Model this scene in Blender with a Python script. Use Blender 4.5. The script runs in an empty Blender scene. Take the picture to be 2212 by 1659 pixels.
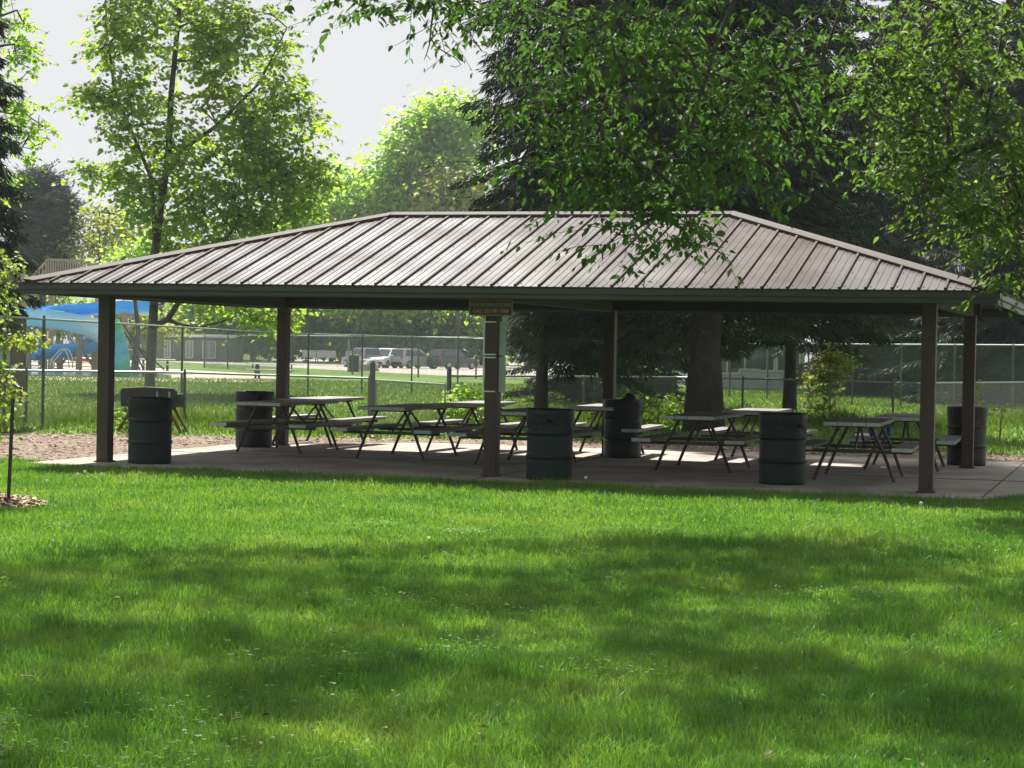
import bpy, math, random
import numpy as np
from mathutils import Vector, Matrix
R = math.radians
random.seed(7)
SC = bpy.context.scene
COL = SC.collection

# ------------------------------------------------------------------ camera (surveyed from the pavilion's posts)
FPX, PITCH, ROLL, HC = 4424.0, .0161, .0184, 1.6
cp, sp, cr, sr = math.cos(PITCH), math.sin(PITCH), math.cos(ROLL), math.sin(ROLL)
FWD = np.array([0, cp, -sp]); UP0 = np.array([0, sp, cp]); RT0 = np.array([1., 0, 0])
RT = RT0*cr + UP0*sr; UPV = -RT0*sr + UP0*cr
CAM = np.array([0, 0, HC])
cd = bpy.data.cameras.new('camera'); cam = bpy.data.objects.new('camera', cd); COL.objects.link(cam)
cd.sensor_width = 36; cd.lens = FPX/2212*36; cd.clip_end = 3000; cd.clip_start = .1
cam.matrix_world = Matrix(((RT[0], UPV[0], -FWD[0], 0), (RT[1], UPV[1], -FWD[1], 0), (RT[2], UPV[2], -FWD[2], HC), (0, 0, 0, 1)))
SC.camera = cam
def ray(x, y): return FWD*FPX + RT*(x-1106) + UPV*(829.5-y)
def at(x, y, Y):
    d = ray(x, y); return CAM + d*(Y/d[1])
def gnd(x, y, z=0):
    d = ray(x, y); return CAM + d*((z-HC)/d[2])

# ------------------------------------------------------------------ tags
def tag(o, label=None, cat=None, group=None, kind=None):
    if label: o['label'] = label
    if cat: o['category'] = cat
    if group: o['group'] = group
    if kind: o['kind'] = kind
    return o
def thing(name, label, cat, loc=(0, 0, 0), rz=0, group=None):
    o = bpy.data.objects.new(name, None); COL.objects.link(o)
    o.location = loc; o.rotation_euler = (0, 0, rz); o.empty_display_size = .2
    return tag(o, label, cat, group)
def children(o): return [c for c in bpy.data.objects if c.parent == o]
KIDS = {}
def copy_tree(o, parent=None):
    c = o.copy(); COL.objects.link(c); c.parent = parent
    for ch in KIDS.get(o.name, []):
        copy_tree(ch, c)
    return c
def link(name, me, mat, parent=None, bevel=0, smooth=False):
    o = bpy.data.objects.new(name, me); COL.objects.link(o)
    if mat:
        for m in (mat if isinstance(mat, (list, tuple)) else [mat]): me.materials.append(m)
    if parent:
        o.parent = parent; KIDS.setdefault(parent.name, []).append(o)
    if bevel:
        b = o.modifiers.new('bevel', 'BEVEL'); b.width = bevel; b.segments = 2; b.limit_method = 'ANGLE'
    if smooth:
        me.polygons.foreach_set('use_smooth', [True]*len(me.polygons))
    return o

# ------------------------------------------------------------------ mesh builder
class MB:
    def __init__(s): s.v = []; s.f = []; s.mi = []
    def add(s, vs, fs, mi=0):
        n = len(s.v); s.v += [tuple(map(float, p)) for p in vs]; s.f += [tuple(i+n for i in f) for f in fs]; s.mi += [mi]*len(fs); return s
    def box(s, c, d, rz=0, mi=0):
        x, y, z = d[0]/2, d[1]/2, d[2]/2; ca, sa = math.cos(rz), math.sin(rz)
        vs = []
        for k in (-z, z):
            for (i, j) in ((-x, -y), (x, -y), (x, y), (-x, y)): vs.append((c[0]+i*ca-j*sa, c[1]+i*sa+j*ca, c[2]+k))
        return s.add(vs, [(3, 2, 1, 0), (4, 5, 6, 7), (0, 1, 5, 4), (1, 2, 6, 5), (2, 3, 7, 6), (3, 0, 4, 7)], mi)
    def bar(s, a, b, w, h, up=(0, 0, 1), mi=0):
        a = Vector(a); b = Vector(b); d = (b-a).normalized(); u = Vector(up)
        if abs(d.dot(u)) > .99: u = Vector((0, 1, 0))
        r = d.cross(u).normalized(); u = r.cross(d)
        vs = []
        for p in (a, b):
            for (i, j) in ((-1, -1), (1, -1), (1, 1), (-1, 1)): vs.append(p+r*(i*w/2)+u*(j*h/2))
        return s.add(vs, [(0, 1, 2, 3), (7, 6, 5, 4), (0, 4, 5, 1), (1, 5, 6, 2), (2, 6, 7, 3), (3, 7, 4, 0)], mi)
    def tube(s, pts, rad, n=8, cap=True, mi=0):
        pts = [Vector(p) for p in pts]
        if not isinstance(rad, (list, tuple)): rad = [rad]*len(pts)
        vs = []; fs = []; prev = None
        for i, p in enumerate(pts):
            d = (pts[min(i+1, len(pts)-1)]-pts[max(i-1, 0)]).normalized()
            if prev is None:
                u = Vector((0, 0, 1)) if abs(d.z) < .9 else Vector((1, 0, 0)); r = d.cross(u).normalized()
            else:
                r = (prev-d*prev.dot(d)).normalized()
            prev = r; u = d.cross(r)
            for k in range(n):
                a = 2*math.pi*k/n; vs.append(p+(r*math.cos(a)+u*math.sin(a))*rad[i])
        for i in range(len(pts)-1):
            for k in range(n):
                a = i*n+k; b = i*n+(k+1) % n; fs.append((a, b, b+n, a+n))
        if cap: fs += [tuple(range(n-1, -1, -1)), tuple((len(pts)-1)*n+k for k in range(n))]
        return s.add(vs, fs, mi)
    def lathe(s, prof, n=28, c=(0, 0, 0), wob=None, cap=True, mi=0):
        vs = []; fs = []
        for i, (r, z) in enumerate(prof):
            for k in range(n):
                a = 2*math.pi*k/n; rr = r+(wob(i, k) if wob else 0); vs.append((c[0]+rr*math.cos(a), c[1]+rr*math.sin(a), c[2]+z))
        for i in range(len(prof)-1):
            for k in range(n):
                a = i*n+k; b = i*n+(k+1) % n; fs.append((a, b, b+n, a+n))
        if cap: fs += [tuple(range(n-1, -1, -1)), tuple((len(prof)-1)*n+k for k in range(n))]
        return s.add(vs, fs, mi)
    def prism(s, poly, thick, M4=None, mi=0):
        n = len(poly); vs = [(p[0], p[1], 0) for p in poly]+[(p[0], p[1], thick) for p in poly]
        if M4: vs = [M4 @ Vector(p) for p in vs]
        return s.add(vs, [tuple(range(n-1, -1, -1)), tuple(range(n, 2*n))]+[(i, (i+1) % n, (i+1) % n+n, i+n) for i in range(n)], mi)
    def build(s, name, mat, parent=None, bevel=0, smooth=False):
        me = bpy.data.meshes.new(name); me.from_pydata(s.v, [], s.f)
        if isinstance(mat, (list, tuple)): me.polygons.foreach_set('material_index', s.mi)
        me.update()
        return link(name, me, mat, parent, bevel, smooth)

def npmesh(name, V, loops, sizes, smooth=False):
    me = bpy.data.meshes.new(name)
    V = np.asarray(V, np.float32); loops = np.asarray(loops, np.int32).ravel(); sizes = np.asarray(sizes, np.int32)
    me.vertices.add(len(V)); me.vertices.foreach_set('co', V.ravel())
    me.loops.add(len(loops)); me.loops.foreach_set('vertex_index', loops)
    me.polygons.add(len(sizes)); st = np.concatenate([[0], np.cumsum(sizes)[:-1]]).astype(np.int32)
    me.polygons.foreach_set('loop_start', st)
    if smooth: me.polygons.foreach_set('use_smooth', np.ones(len(sizes), bool))
    me.update(calc_edges=True); return me

# ------------------------------------------------------------------ materials
def nodes(name):
    m = bpy.data.materials.new(name); m.use_nodes = True; nt = m.node_tree; nt.nodes.clear()
    out = nt.nodes.new('ShaderNodeOutputMaterial'); return m, nt, out
def N(nt, typ, **kw):
    n = nt.nodes.new(typ)
    for k, v in kw.items():
        if k in n.inputs: n.inputs[k].default_value = v
        else: setattr(n, k, v)
    return n
def ramp(nt, fac, stops):
    r = nt.nodes.new('ShaderNodeValToRGB'); e = r.color_ramp.elements
    while len(e) < len(stops): e.new(.5)
    for i, (p, c) in enumerate(stops): e[i].position = p; e[i].color = (*c, 1)
    nt.links.new(fac, r.inputs[0]); return r.outputs[0]
def mat(name, c1, c2=None, scale=6, rough=.6, metal=0, bump=0, bscale=None, spec=.5, stretch=(1, 1, 1), lo=.35, hi=.65, detail=6, coat=0):
    m, nt, out = nodes(name)
    b = N(nt, 'ShaderNodeBsdfPrincipled'); b.inputs['Roughness'].default_value = rough; b.inputs['Metallic'].default_value = metal
    b.inputs['Specular IOR Level'].default_value = spec; b.inputs['Coat Weight'].default_value = coat
    nt.links.new(b.outputs[0], out.inputs[0])
    tc = N(nt, 'ShaderNodeTexCoord'); mp = N(nt, 'ShaderNodeMapping'); mp.inputs['Scale'].default_value = stretch
    nt.links.new(tc.outputs['Object'], mp.inputs[0])
    nz = N(nt, 'ShaderNodeTexNoise', Scale=scale, Detail=detail, Roughness=.62); nt.links.new(mp.outputs[0], nz.inputs['Vector'])
    c2 = c2 or tuple(x*.75 for x in c1)
    nt.links.new(ramp(nt, nz.outputs[0], [(lo, c1), (hi, c2)]), b.inputs['Base Color'])
    if bump:
        n2 = N(nt, 'ShaderNodeTexNoise', Scale=bscale or scale*4, Detail=5); nt.links.new(mp.outputs[0], n2.inputs['Vector'])
        bp = N(nt, 'ShaderNodeBump', Strength=min(1, bump), Distance=.02); nt.links.new(n2.outputs[0], bp.inputs['Height']); nt.links.new(bp.outputs[0], b.inputs['Normal'])
    return m
def leafmat(name, cols, trans=.45, tcol=None, rough=.5, patch=0, spec=.35):
    """each leaf (mesh island) gets its own tint; light passes through"""
    m, nt, out = nodes(name)
    g = N(nt, 'ShaderNodeNewGeometry')
    fac = g.outputs['Random Per Island']
    if patch:
        nz = N(nt, 'ShaderNodeTexNoise', Scale=patch, Detail=3); tc = N(nt, 'ShaderNodeTexCoord'); nt.links.new(tc.outputs['Object'], nz.inputs['Vector'])
        mx = N(nt, 'ShaderNodeMath', operation='MULTIPLY_ADD'); nt.links.new(fac, mx.inputs[0]); mx.inputs[1].default_value = .45
        m2 = N(nt, 'ShaderNodeMath', operation='MULTIPLY_ADD'); nt.links.new(nz.outputs[0], m2.inputs[0]); m2.inputs[1].default_value = 1.15; m2.inputs[2].default_value = -.36
        nt.links.new(m2.outputs[0], mx.inputs[2]); fac = mx.outputs[0]
    k = len(cols)
    c = ramp(nt, fac, [(i/(k-1), x) for i, x in enumerate(cols)])
    b = N(nt, 'ShaderNodeBsdfPrincipled'); b.inputs['Roughness'].default_value = rough; b.inputs['Specular IOR Level'].default_value = spec
    nt.links.new(c, b.inputs['Base Color'])
    if trans:
        t = N(nt, 'ShaderNodeBsdfTranslucent')
        mu = N(nt, 'ShaderNodeMix', data_type='RGBA', blend_type='MULTIPLY'); mu.inputs[0].default_value = 1
        nt.links.new(c, mu.inputs[6]); mu.inputs[7].default_value = (*(tcol or (1.9, 1.75, .7)), 1)
        nt.links.new(mu.outputs[2], t.inputs[0])
        ms = N(nt, 'ShaderNodeMixShader'); ms.inputs[0].default_value = trans
        nt.links.new(b.outputs[0], ms.inputs[1]); nt.links.new(t.outputs[0], ms.inputs[2]); nt.links.new(ms.outputs[0], out.inputs[0])
    else: nt.links.new(b.outputs[0], out.inputs[0])
    return m

MT = dict(
 post=mat('brown_painted_timber', (.038, .019, .015), (.026, .0145, .012), 9, .55, bump=.3, stretch=(1, 1, .15)),
 beam=mat('dark_stained_timber', (.022, .022, .025), (.014, .015, .018), 6, .7, bump=.3),
 fascia=mat('dark_green_brown_metal', (.030, .031, .029), (.022, .024, .022), 3, .45),
 seamcap=mat('brown_metal_trim', (.060, .046, .041), (.048, .038, .034), 4, .62, spec=.06),
 deckwood=mat('underside_boards', (.035, .028, .024), (.02, .017, .015), 6, .8),
 drum=mat('drum_paint', (.0044, .0140, .0122), (.0034, .0108, .0096), 7, .42, bump=.10, spec=.25),
 bag=mat('black_plastic_bag', (.009, .012, .013), (.006, .008, .009), 14, .38, bump=.9, bscale=16, spec=.2),
 tabletop=mat('weathered_grey_boards', (.17, .165, .145), (.095, .088, .076), 7, .65, bump=.4, stretch=(6, .5, 3)),
 tableend=mat('skylit_pale_boards', (.45, .48, .45), (.36, .39, .365), 10, .6),  # table board ends coloured pale to carry the sky light on them
 steel=mat('brown_steel_pipe', (.050, .036, .031), (.028, .022, .021), 20, .5, metal=.2),
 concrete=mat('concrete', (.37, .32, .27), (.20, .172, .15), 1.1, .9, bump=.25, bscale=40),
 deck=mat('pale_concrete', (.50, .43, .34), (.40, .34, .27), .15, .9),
 asphalt=mat('light_asphalt', (.36, .32, .29), (.30, .27, .24), .12, .9),
 dirt=mat('dry_bark_soil', (.20, .14, .10), (.115, .08, .06), 2.2, .95, bump=1, bscale=12),
 galv=mat('galvanised_steel', (.30, .32, .32), (.22, .24, .24), 8, .45, metal=.6),
 galvdark=mat('dull_steel_posts', (.12, .135, .13), (.08, .09, .09), 5, .5, metal=.4),
 wire=mat('chain_link_wire', (.20, .215, .21), (.15, .165, .16), 5, .5, metal=.3),
 wiredark=mat('dull_chain_link_wire', (.10, .115, .115), (.07, .085, .085), 5, .55, metal=.2),
 bark=mat('grey_brown_bark', (.075, .062, .055), (.04, .034, .030), 7, .9, bump=1, bscale=18, stretch=(1, 1, .25)),
 sprucebark=mat('dark_spruce_bark', (.05, .040, .034), (.028, .023, .020), 6, .95, bump=1, bscale=16, stretch=(1, 1, .4)),
 twig=mat('grey_twig', (.13, .115, .10), (.09, .08, .07), 12, .9),
 black=mat('black_iron', (.012, .013, .014), (.008, .009, .010), 9, .5, bump=.2),
 rust=mat('rusty_iron', (.16, .065, .035), (.09, .038, .022), 14, .8, bump=.5),
 white=mat('white_paint', (.72, .72, .70), (.62, .62, .60), 5, .5),
 slideA=mat('sky_blue_gelcoat', (.05, .36, .80), (.045, .31, .72), 1, .28),
 slideB=mat('pale_blue_gelcoat', (.46, .68, .95), (.40, .63, .90), .8, .35),
 slideC=mat('inner_blue_gelcoat', (.04, .30, .72), (.035, .26, .64), 1, .3),
 tan=mat('tan_timber', (.38, .28, .17), (.28, .20, .12), 3, .75),
 water=mat('pool_water', (.06, .20, .22), (.05, .17, .19), .5, .08, bump=.35, bscale=1.2),
 brick=mat('brown_brick', (.13, .085, .07), (.09, .06, .05), 3, .9),
 siding=mat('white_siding', (.46, .47, .48), (.38, .40, .41), 2, .6),
 greywall=mat('grey_block_wall', (.16, .17, .165), (.12, .13, .125), .6, .85),
 darkroof=mat('grey_shingle', (.10, .095, .095), (.07, .068, .068), 2, .9),
 glass=mat('window_glass', (.06, .08, .10), (.05, .06, .08), 1, .05, spec=.8),
 tyre=mat('rubber', (.015, .015, .016), (.010, .010, .010), 10, .85),
 rim=mat('alloy', (.45, .46, .48), (.38, .39, .40), 5, .3, metal=.8),
 red=mat('red_plastic', (.38, .045, .03), (.30, .035, .025), 3, .5),
 signbrown=mat('brown_sign_face', (.070, .031, .020), (.056, .026, .017), 6, .6),
 signedge=mat('tan_sign_border', (.28, .165, .115), (.22, .13, .09), 6, .6),
 letter=mat('tan_lettering', (.33, .23, .17), (.26, .18, .13), 30, .7),
 panel=mat('pale_green_grey_panel', (.28, .33, .30), (.23, .275, .25), 4, .5),
 stone=mat('pale_boulder', (.45, .43, .39), (.25, .24, .22), 2, .9, bump=1),
 fluff=mat('dandelion_down', (.80, .80, .78), (.7, .7, .68), 60, .9),
 stem=mat('green_stem', (.10, .16, .05), (.08, .12, .04), 30, .6),
 blue=mat('blue_cloth', (.03, .10, .42), (.02, .07, .32), 12, .7),
)
# waterline wall with painted swirls
def wallmat():
    m, nt, out = nodes('painted_climbing_panel')
    b = N(nt, 'ShaderNodeBsdfPrincipled'); b.inputs['Roughness'].default_value = .4; nt.links.new(b.outputs[0], out.inputs[0])
    tc = N(nt, 'ShaderNodeTexCoord'); sx = N(nt, 'ShaderNodeSeparateXYZ'); nt.links.new(tc.outputs['Object'], sx.inputs[0])
    nz = N(nt, 'ShaderNodeTexNoise', Scale=1.7, Detail=3, Distortion=.6); nt.links.new(tc.outputs['Object'], nz.inputs['Vector'])
    a = N(nt, 'ShaderNodeMath', operation='MULTIPLY_ADD'); nt.links.new(nz.outputs[0], a.inputs[0]); a.inputs[1].default_value = 1.1
    mr = N(nt, 'ShaderNodeMapRange'); nt.links.new(sx.outputs[2], mr.inputs[0]); mr.inputs[1].default_value = 0; mr.inputs[2].default_value = 3; mr.inputs[3].default_value = -.25; mr.inputs[4].default_value = .25
    nt.links.new(mr.outputs[0], a.inputs[2])
    c = ramp(nt, a.outputs[0], [(.25, (.06, .40, .22)), (.45, (.05, .42, .50)), (.55, (.04, .30, .55)), (.72, (.04, .36, .30)), (.85, (.05, .33, .12))])
    nt.links.new(c, b.inputs['Base Color']); return m
MT['climb'] = wallmat()
# roof sheet: brown paint, chalky bleached patches, faint streaks down the slope
def roofmat():
    m, nt, out = nodes('brown_standing_seam_metal')
    b = N(nt, 'ShaderNodeBsdfPrincipled'); b.inputs['Specular IOR Level'].default_value = .68; b.inputs['Specular Tint'].default_value = (.84, .93, 1, 1); nt.links.new(b.outputs[0], out.inputs[0])
    tc = N(nt, 'ShaderNodeTexCoord'); mp = N(nt, 'ShaderNodeMapping'); mp.inputs['Scale'].default_value = (2.2, .5, 1); nt.links.new(tc.outputs['Object'], mp.inputs[0])
    n1 = N(nt, 'ShaderNodeTexNoise', Scale=2.2, Detail=7, Roughness=.65); nt.links.new(mp.outputs[0], n1.inputs['Vector'])
    c = ramp(nt, n1.outputs[0], [(.3, (.080, .060, .056)), (.55, (.092, .071, .066)), (.72, (.108, .087, .082))])
    nt.links.new(c, b.inputs['Base Color'])
    n2 = N(nt, 'ShaderNodeTexNoise', Scale=1.1, Detail=5); nt.links.new(tc.outputs['Object'], n2.inputs['Vector'])
    r = N(nt, 'ShaderNodeMapRange'); nt.links.new(n2.outputs[0], r.inputs[0]); r.inputs[1].default_value = .3; r.inputs[2].default_value = .7; r.inputs[3].default_value = .20; r.inputs[4].default_value = .255
    nt.links.new(r.outputs[0], b.inputs['Roughness'])
    bp = N(nt, 'ShaderNodeBump', Strength=.12, Distance=.01); nt.links.new(n2.outputs[0], bp.inputs['Height']); nt.links.new(bp.outputs[0], b.inputs['Normal'])
    return m
MT['roof'] = roofmat()
def groundmat():
    m, nt, out = nodes('grass_ground')
    b = N(nt, 'ShaderNodeBsdfPrincipled'); b.inputs['Roughness'].default_value = .9; b.inputs['Specular IOR Level'].default_value = .1; nt.links.new(b.outputs[0], out.inputs[0])
    tc = N(nt, 'ShaderNodeTexCoord')
    n1 = N(nt, 'ShaderNodeTexNoise', Scale=.35, Detail=8, Roughness=.7); nt.links.new(tc.outputs['Object'], n1.inputs['Vector'])
    c = ramp(nt, n1.outputs[0], [(.3, (.055, .115, .018)), (.55, (.10, .18, .030)), (.75, (.13, .20, .045))])
    nt.links.new(c, b.inputs['Base Color'])
    n2 = N(nt, 'ShaderNodeTexNoise', Scale=14, Detail=6); nt.links.new(tc.outputs['Object'], n2.inputs['Vector'])
    bp = N(nt, 'ShaderNodeBump', Strength=.8, Distance=.05); nt.links.new(n2.outputs[0], bp.inputs['Height']); nt.links.new(bp.outputs[0], b.inputs['Normal'])
    return m
MT['ground'] = groundmat()
L_near = leafmat('broad_leaf', [(.040, .092, .024), (.058, .125, .030), (.085, .165, .040)], .45, (1.4, 1.5, .75), .55, spec=.12)
L_right = leafmat('soft_leaf', [(.052, .105, .024), (.075, .145, .032), (.115, .19, .042)], .5, (1.65, 1.65, .75), .55, spec=.15)
L_maple = leafmat('maple_leaf', [(.085, .155, .038), (.13, .215, .05), (.19, .28, .065)], .64, (2.4, 2.2, .85))
L_light = leafmat('light_leaf', [(.11, .20, .045), (.16, .26, .06), (.23, .33, .085)], .64, (2.3, 2.3, .9))
L_yel = leafmat('yellow_green_leaf', [(.11, .15, .035), (.17, .21, .05), (.24, .27, .08)], .5)
L_mid = leafmat('mid_green_leaf', [(.07, .13, .04), (.10, .18, .05), (.16, .24, .06)], .58, (2.2, 2.1, .85))
L_spruce = leafmat('spruce_needles', [(.020, .034, .024), (.032, .050, .033), (.048, .068, .040)], .12, (1.2, 1.2, .8), .6, spec=.2)
L_pine = leafmat('blue_pine_needles', [(.030, .048, .042), (.042, .064, .052), (.06, .085, .06)], .12, (1.2, 1.2, .9), .6, spec=.2)
L_grass = leafmat('grass_blade', [(.036, .112, .020), (.066, .172, .029), (.118, .226, .038), (.18, .27, .065), (.36, .34, .15)], .46, (1.45, 1.5, .62), .42, patch=.8, spec=.45)
L_tall = leafmat('tall_grass_blade', [(.045, .10, .018), (.075, .15, .022), (.14, .20, .04)], .42, (1.6, 1.5, .6), .5)
L_chip = leafmat('bark_chips', [(.09, .062, .042), (.22, .16, .11), (.38, .29, .20)], 0, rough=.9)

# ------------------------------------------------------------------ sky and sun
SUN_EL, SUN_AZ = R(53), R(12)          # azimuth: degrees left of the view direction
w = bpy.data.worlds.new('World'); SC.world = w; w.use_nodes = True
nt = w.node_tree; bg = nt.nodes['Background']; bg.inputs[1].default_value = .118
sky = nt.nodes.new('ShaderNodeTexSky'); sky.sky_type = 'NISHITA'; sky.sun_disc = False
sky.sun_elevation = SUN_EL; sky.sun_rotation = -SUN_AZ; sky.air_density = 1.3; sky.dust_density = 4; sky.ozone_density = 1; sky.altitude = 1600
hs = nt.nodes.new('ShaderNodeHueSaturation'); hs.inputs['Saturation'].default_value = .62
nt.links.new(sky.outputs[0], hs.inputs['Color'])
# a thin bright cloud veil evens the sky out: blend with its own grey and keep the aureole from burning out
veil = nt.nodes.new('ShaderNodeMix'); veil.data_type = 'RGBA'; veil.inputs[0].default_value = .6; veil.inputs[7].default_value = (2.7, 2.95, 3.25, 1); nt.links.new(hs.outputs[0], veil.inputs[6])
cap = nt.nodes.new('ShaderNodeVectorMath'); cap.operation = 'MINIMUM'; cap.inputs[1].default_value = (2.66, 2.70, 2.76); nt.links.new(veil.outputs[2], cap.inputs[0])
nt.links.new(cap.outputs[0], bg.inputs[0])
sd = Vector((-math.sin(SUN_AZ)*math.cos(SUN_EL), math.cos(SUN_AZ)*math.cos(SUN_EL), math.sin(SUN_EL)))
sl = bpy.data.lights.new('sun', 'SUN'); sl.energy = 4.7; sl.angle = R(.8); sl.color = (1, .95, .86)
so = bpy.data.objects.new('sun', sl); COL.objects.link(so); so.rotation_euler = sd.to_track_quat('Z', 'Y').to_euler(); so.location = sd*60
SC.view_settings.view_transform = 'Standard'; SC.view_settings.look = 'None'; SC.view_settings.exposure = 1.35; SC.view_settings.gamma = 1

# ------------------------------------------------------------------ pavilion frame of reference
PX, PY, TH = -.2437, 26.0527, -.299
A1, A2, B, OV, HE, HR = 5.4875, 5.4549, 5.9557, .8237, 2.393, 3.525
cth, sth = math.cos(TH), math.sin(TH)
def pv(s, t, z=0): return Vector((PX+s*cth-t*sth, PY+s*sth+t*cth, z))

# ------------------------------------------------------------------ ground sheets
GZ = -.03
mb = MB(); n = 40
g = MB(); g.add([(-350, -40, GZ), (350, -40, GZ), (350, 600, GZ), (-350, 600, GZ)], [(0, 1, 2, 3)])
tag(g.build('ground', MT['ground']), 'wide green park lawn', 'lawn', kind='structure')
def sheet(name, pts, z, m, label, cat):
    b = MB(); b.add([(p[0], p[1], z) for p in pts], [tuple(range(len(pts)))])
    return tag(b.build(name, m), label, cat, kind='structure')
# slab under the roof, running on to the right as a path
sl_pts = [pv(-6.25, -.78), pv(6.1, -.78), pv(6.6, .35), pv(16, .9), pv(16, 8.3), pv(-3.8, 8.3), pv(-6.25, 5.6)]
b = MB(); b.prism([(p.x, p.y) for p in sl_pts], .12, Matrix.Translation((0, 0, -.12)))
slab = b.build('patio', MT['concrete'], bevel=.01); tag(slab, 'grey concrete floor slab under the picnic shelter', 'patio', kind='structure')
# control joints scored in the slab
b = MB()
for s0, t0, s1, t1 in ((6.15, -.6, 6.15, 8.2), (-6.2, 3.0, 15.5, 3.0), (0, -.7, 0, 8.2), (11, 1.0, 11, 8.2)):
    b.bar(pv(s0, t0, .003), pv(s1, t1, .003), .018, .004)
tag(b.build('patio_joints', MT['deckwood']), 'dark joints scored in the concrete slab', 'joint', kind='structure')
# bark bed behind and left of the slab
bed = [pv(-13.5, 1.0), pv(-6.25, -.15), pv(-6.25, 5.6), pv(-3.8, 8.3), pv(12, 8.3), pv(12, 10.2), pv(6, 10.9), pv(-1.5, 11.3), pv(-8.5, 8.2), pv(-13.5, 6.2)]
sheet('bark_bed', bed, GZ+.012, MT['dirt'], 'tan bark and dirt bed behind the slab', 'bark bed')
# pool deck, paths and parking lot
def gp(*l): return [gnd(x, y, GZ) for x, y in l]
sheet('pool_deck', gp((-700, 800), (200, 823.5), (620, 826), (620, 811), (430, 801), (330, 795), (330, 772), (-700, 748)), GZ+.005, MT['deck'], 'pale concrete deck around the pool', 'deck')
sheet('path', gp((330, 775.5), (330, 779.5), (620, 794), (1015, 815), (1250, 818), (1250, 803), (1010, 801), (620, 788)), GZ+.01, MT['asphalt'], 'pale road edge in front of the parking lot', 'road')
sheet('parking_lot', gp((560, 779), (620, 787), (1010, 800.5), (1300, 800), (1300, 785), (900, 781.5), (600, 775)), GZ+.005, MT['asphalt'], 'light asphalt parking lot behind the far fence', 'parking lot')
sheet('pool_water', gp((-400, 795), (60, 812.5), (370, 817.5), (370, 811.5), (90, 794), (-400, 775)), GZ+.03, MT['water'], 'teal water of the swimming pool', 'water')

# ------------------------------------------------------------------ picnic shelter
pav = thing('picnic_shelter', 'open picnic shelter with brown metal hip roof on square posts', 'shelter', pv(0, 0, 0), TH)
def pl(s, t, z): return Vector((s, t, z))
W = .17
for s in (-A1, 0, A2):
    for t in (0, B):
        b = MB(); b.box((s, t, 1.29), (W, W, 2.58)); b.box((s, t, .012), (W+.05, W+.05, .02)); b.build('post', MT['post'], pav, .006)
b = MB(); b.box(((A2-A1)/2, 0, 2.40), (A1+A2+.3, .12, .30)); b.build('beam', MT['beam'], pav, .004)
b = MB(); b.box(((A2-A1)/2, B, 2.40), (A1+A2+.3, .12, .30)); b.build('beam', MT['beam'], pav, .004)
for s in (-A1, A2):
    b = MB(); b.box((s, B/2, 2.385), (.12, B-.124, .30)); b.build('beam', MT['beam'], pav, .004)
    # tie cross beam at the middle too
b = MB(); b.box((0, B/2, 2.385), (.12, B-.124, .30)); b.build('beam', MT['beam'], pav, .004)
# roof geometry in pavilion coordinates
e0, e1, f0, f1 = -A1-OV, A2+OV, -OV, B+OV
tm = B/2; hd = (f1-f0)/2; r0, r1 = e0+hd, e1-hd
def Z(d): return HE+(HR-HE)*d/hd                  # height at plan distance d from the eave
TK = .05
b = MB()
C = [(e0, f0), (e1, f0), (e1, f1), (e0, f1), (r0, tm), (r1, tm)]
zt = [HE]*4+[HR]*2
vs = [(*c, z) for c, z in zip(C, zt)]+[(*c, z-TK) for c, z in zip(C, zt)]
b.add(vs, [(0, 1, 5, 4), (1, 2, 5), (2, 3, 4, 5), (3, 0, 4)], 0)
b.add(vs, [(10, 11, 7, 6), (11, 8, 7), (11, 10, 9, 8), (10, 6, 9), (0, 6, 7, 1), (1, 7, 8, 2), (2, 8, 9, 3), (3, 9, 6, 0)], 1)
roof = b.build('roof', [MT['roof'], MT['deckwood']], pav)
# standing seams + low ribs on all four slopes
b = MB(); rb = MB(); sc_ = MB()
def slope_strip(bb, p0, p1, wd, ht, nrm):
    p0 = Vector(p0); p1 = Vector(p1); bb.bar(p0+nrm*ht*.5, p1+nrm*ht*.5, wd, ht, nrm)
sl_ = (HR-HE)/hd
k = 0; s = e0+.12
rnd = random.Random(3)
while s < e1-.1:
    dm = min(hd, s-e0, e1-s)
    if dm > .06:
        for side in (0, 1):
            f = (lambda d: f0+d) if side == 0 else (lambda d: f1-d)
            nrm = Vector((0, -sl_ if side == 0 else sl_, 1)).normalized()
            slope_strip(b, (s, f(.01), Z(.01)), (s, f(dm-.03), Z(dm-.03)), .032, .027, nrm)
            for q in (.10, .20):
                d2 = min(hd, s+q-e0, e1-s-q)
                if d2 > .1: slope_strip(rb, (s+q, f(.012), Z(.012)), (s+q, f(d2-.05), Z(d2-.05)), .022, .007, nrm)
            d = .12
            while d < dm-.1:
                if rnd.random() < .9:
                    p = Vector((s+.05, f(d), Z(d))); rb.bar(p, p+nrm*.010, .013, .013)
                d += .62
    s += .305
t = f0+.15
while t < f1-.1:
    dm = min(t-f0, f1-t)
    if dm > .06:
        for side in (0, 1):
            e = (lambda d: e0+d) if side == 0 else (lambda d: e1-d)
            nrm = Vector((-sl_ if side == 0 else sl_, 0, 1)).normalized()
            slope_strip(b, (e(.01), t, Z(.01)), (e(dm-.03), t, Z(dm-.03)), .032, .027, nrm)
    t += .305
b.build('seam', MT['seamcap'], roof, .004); rb.build('rib', MT['roof'], roof)
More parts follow.
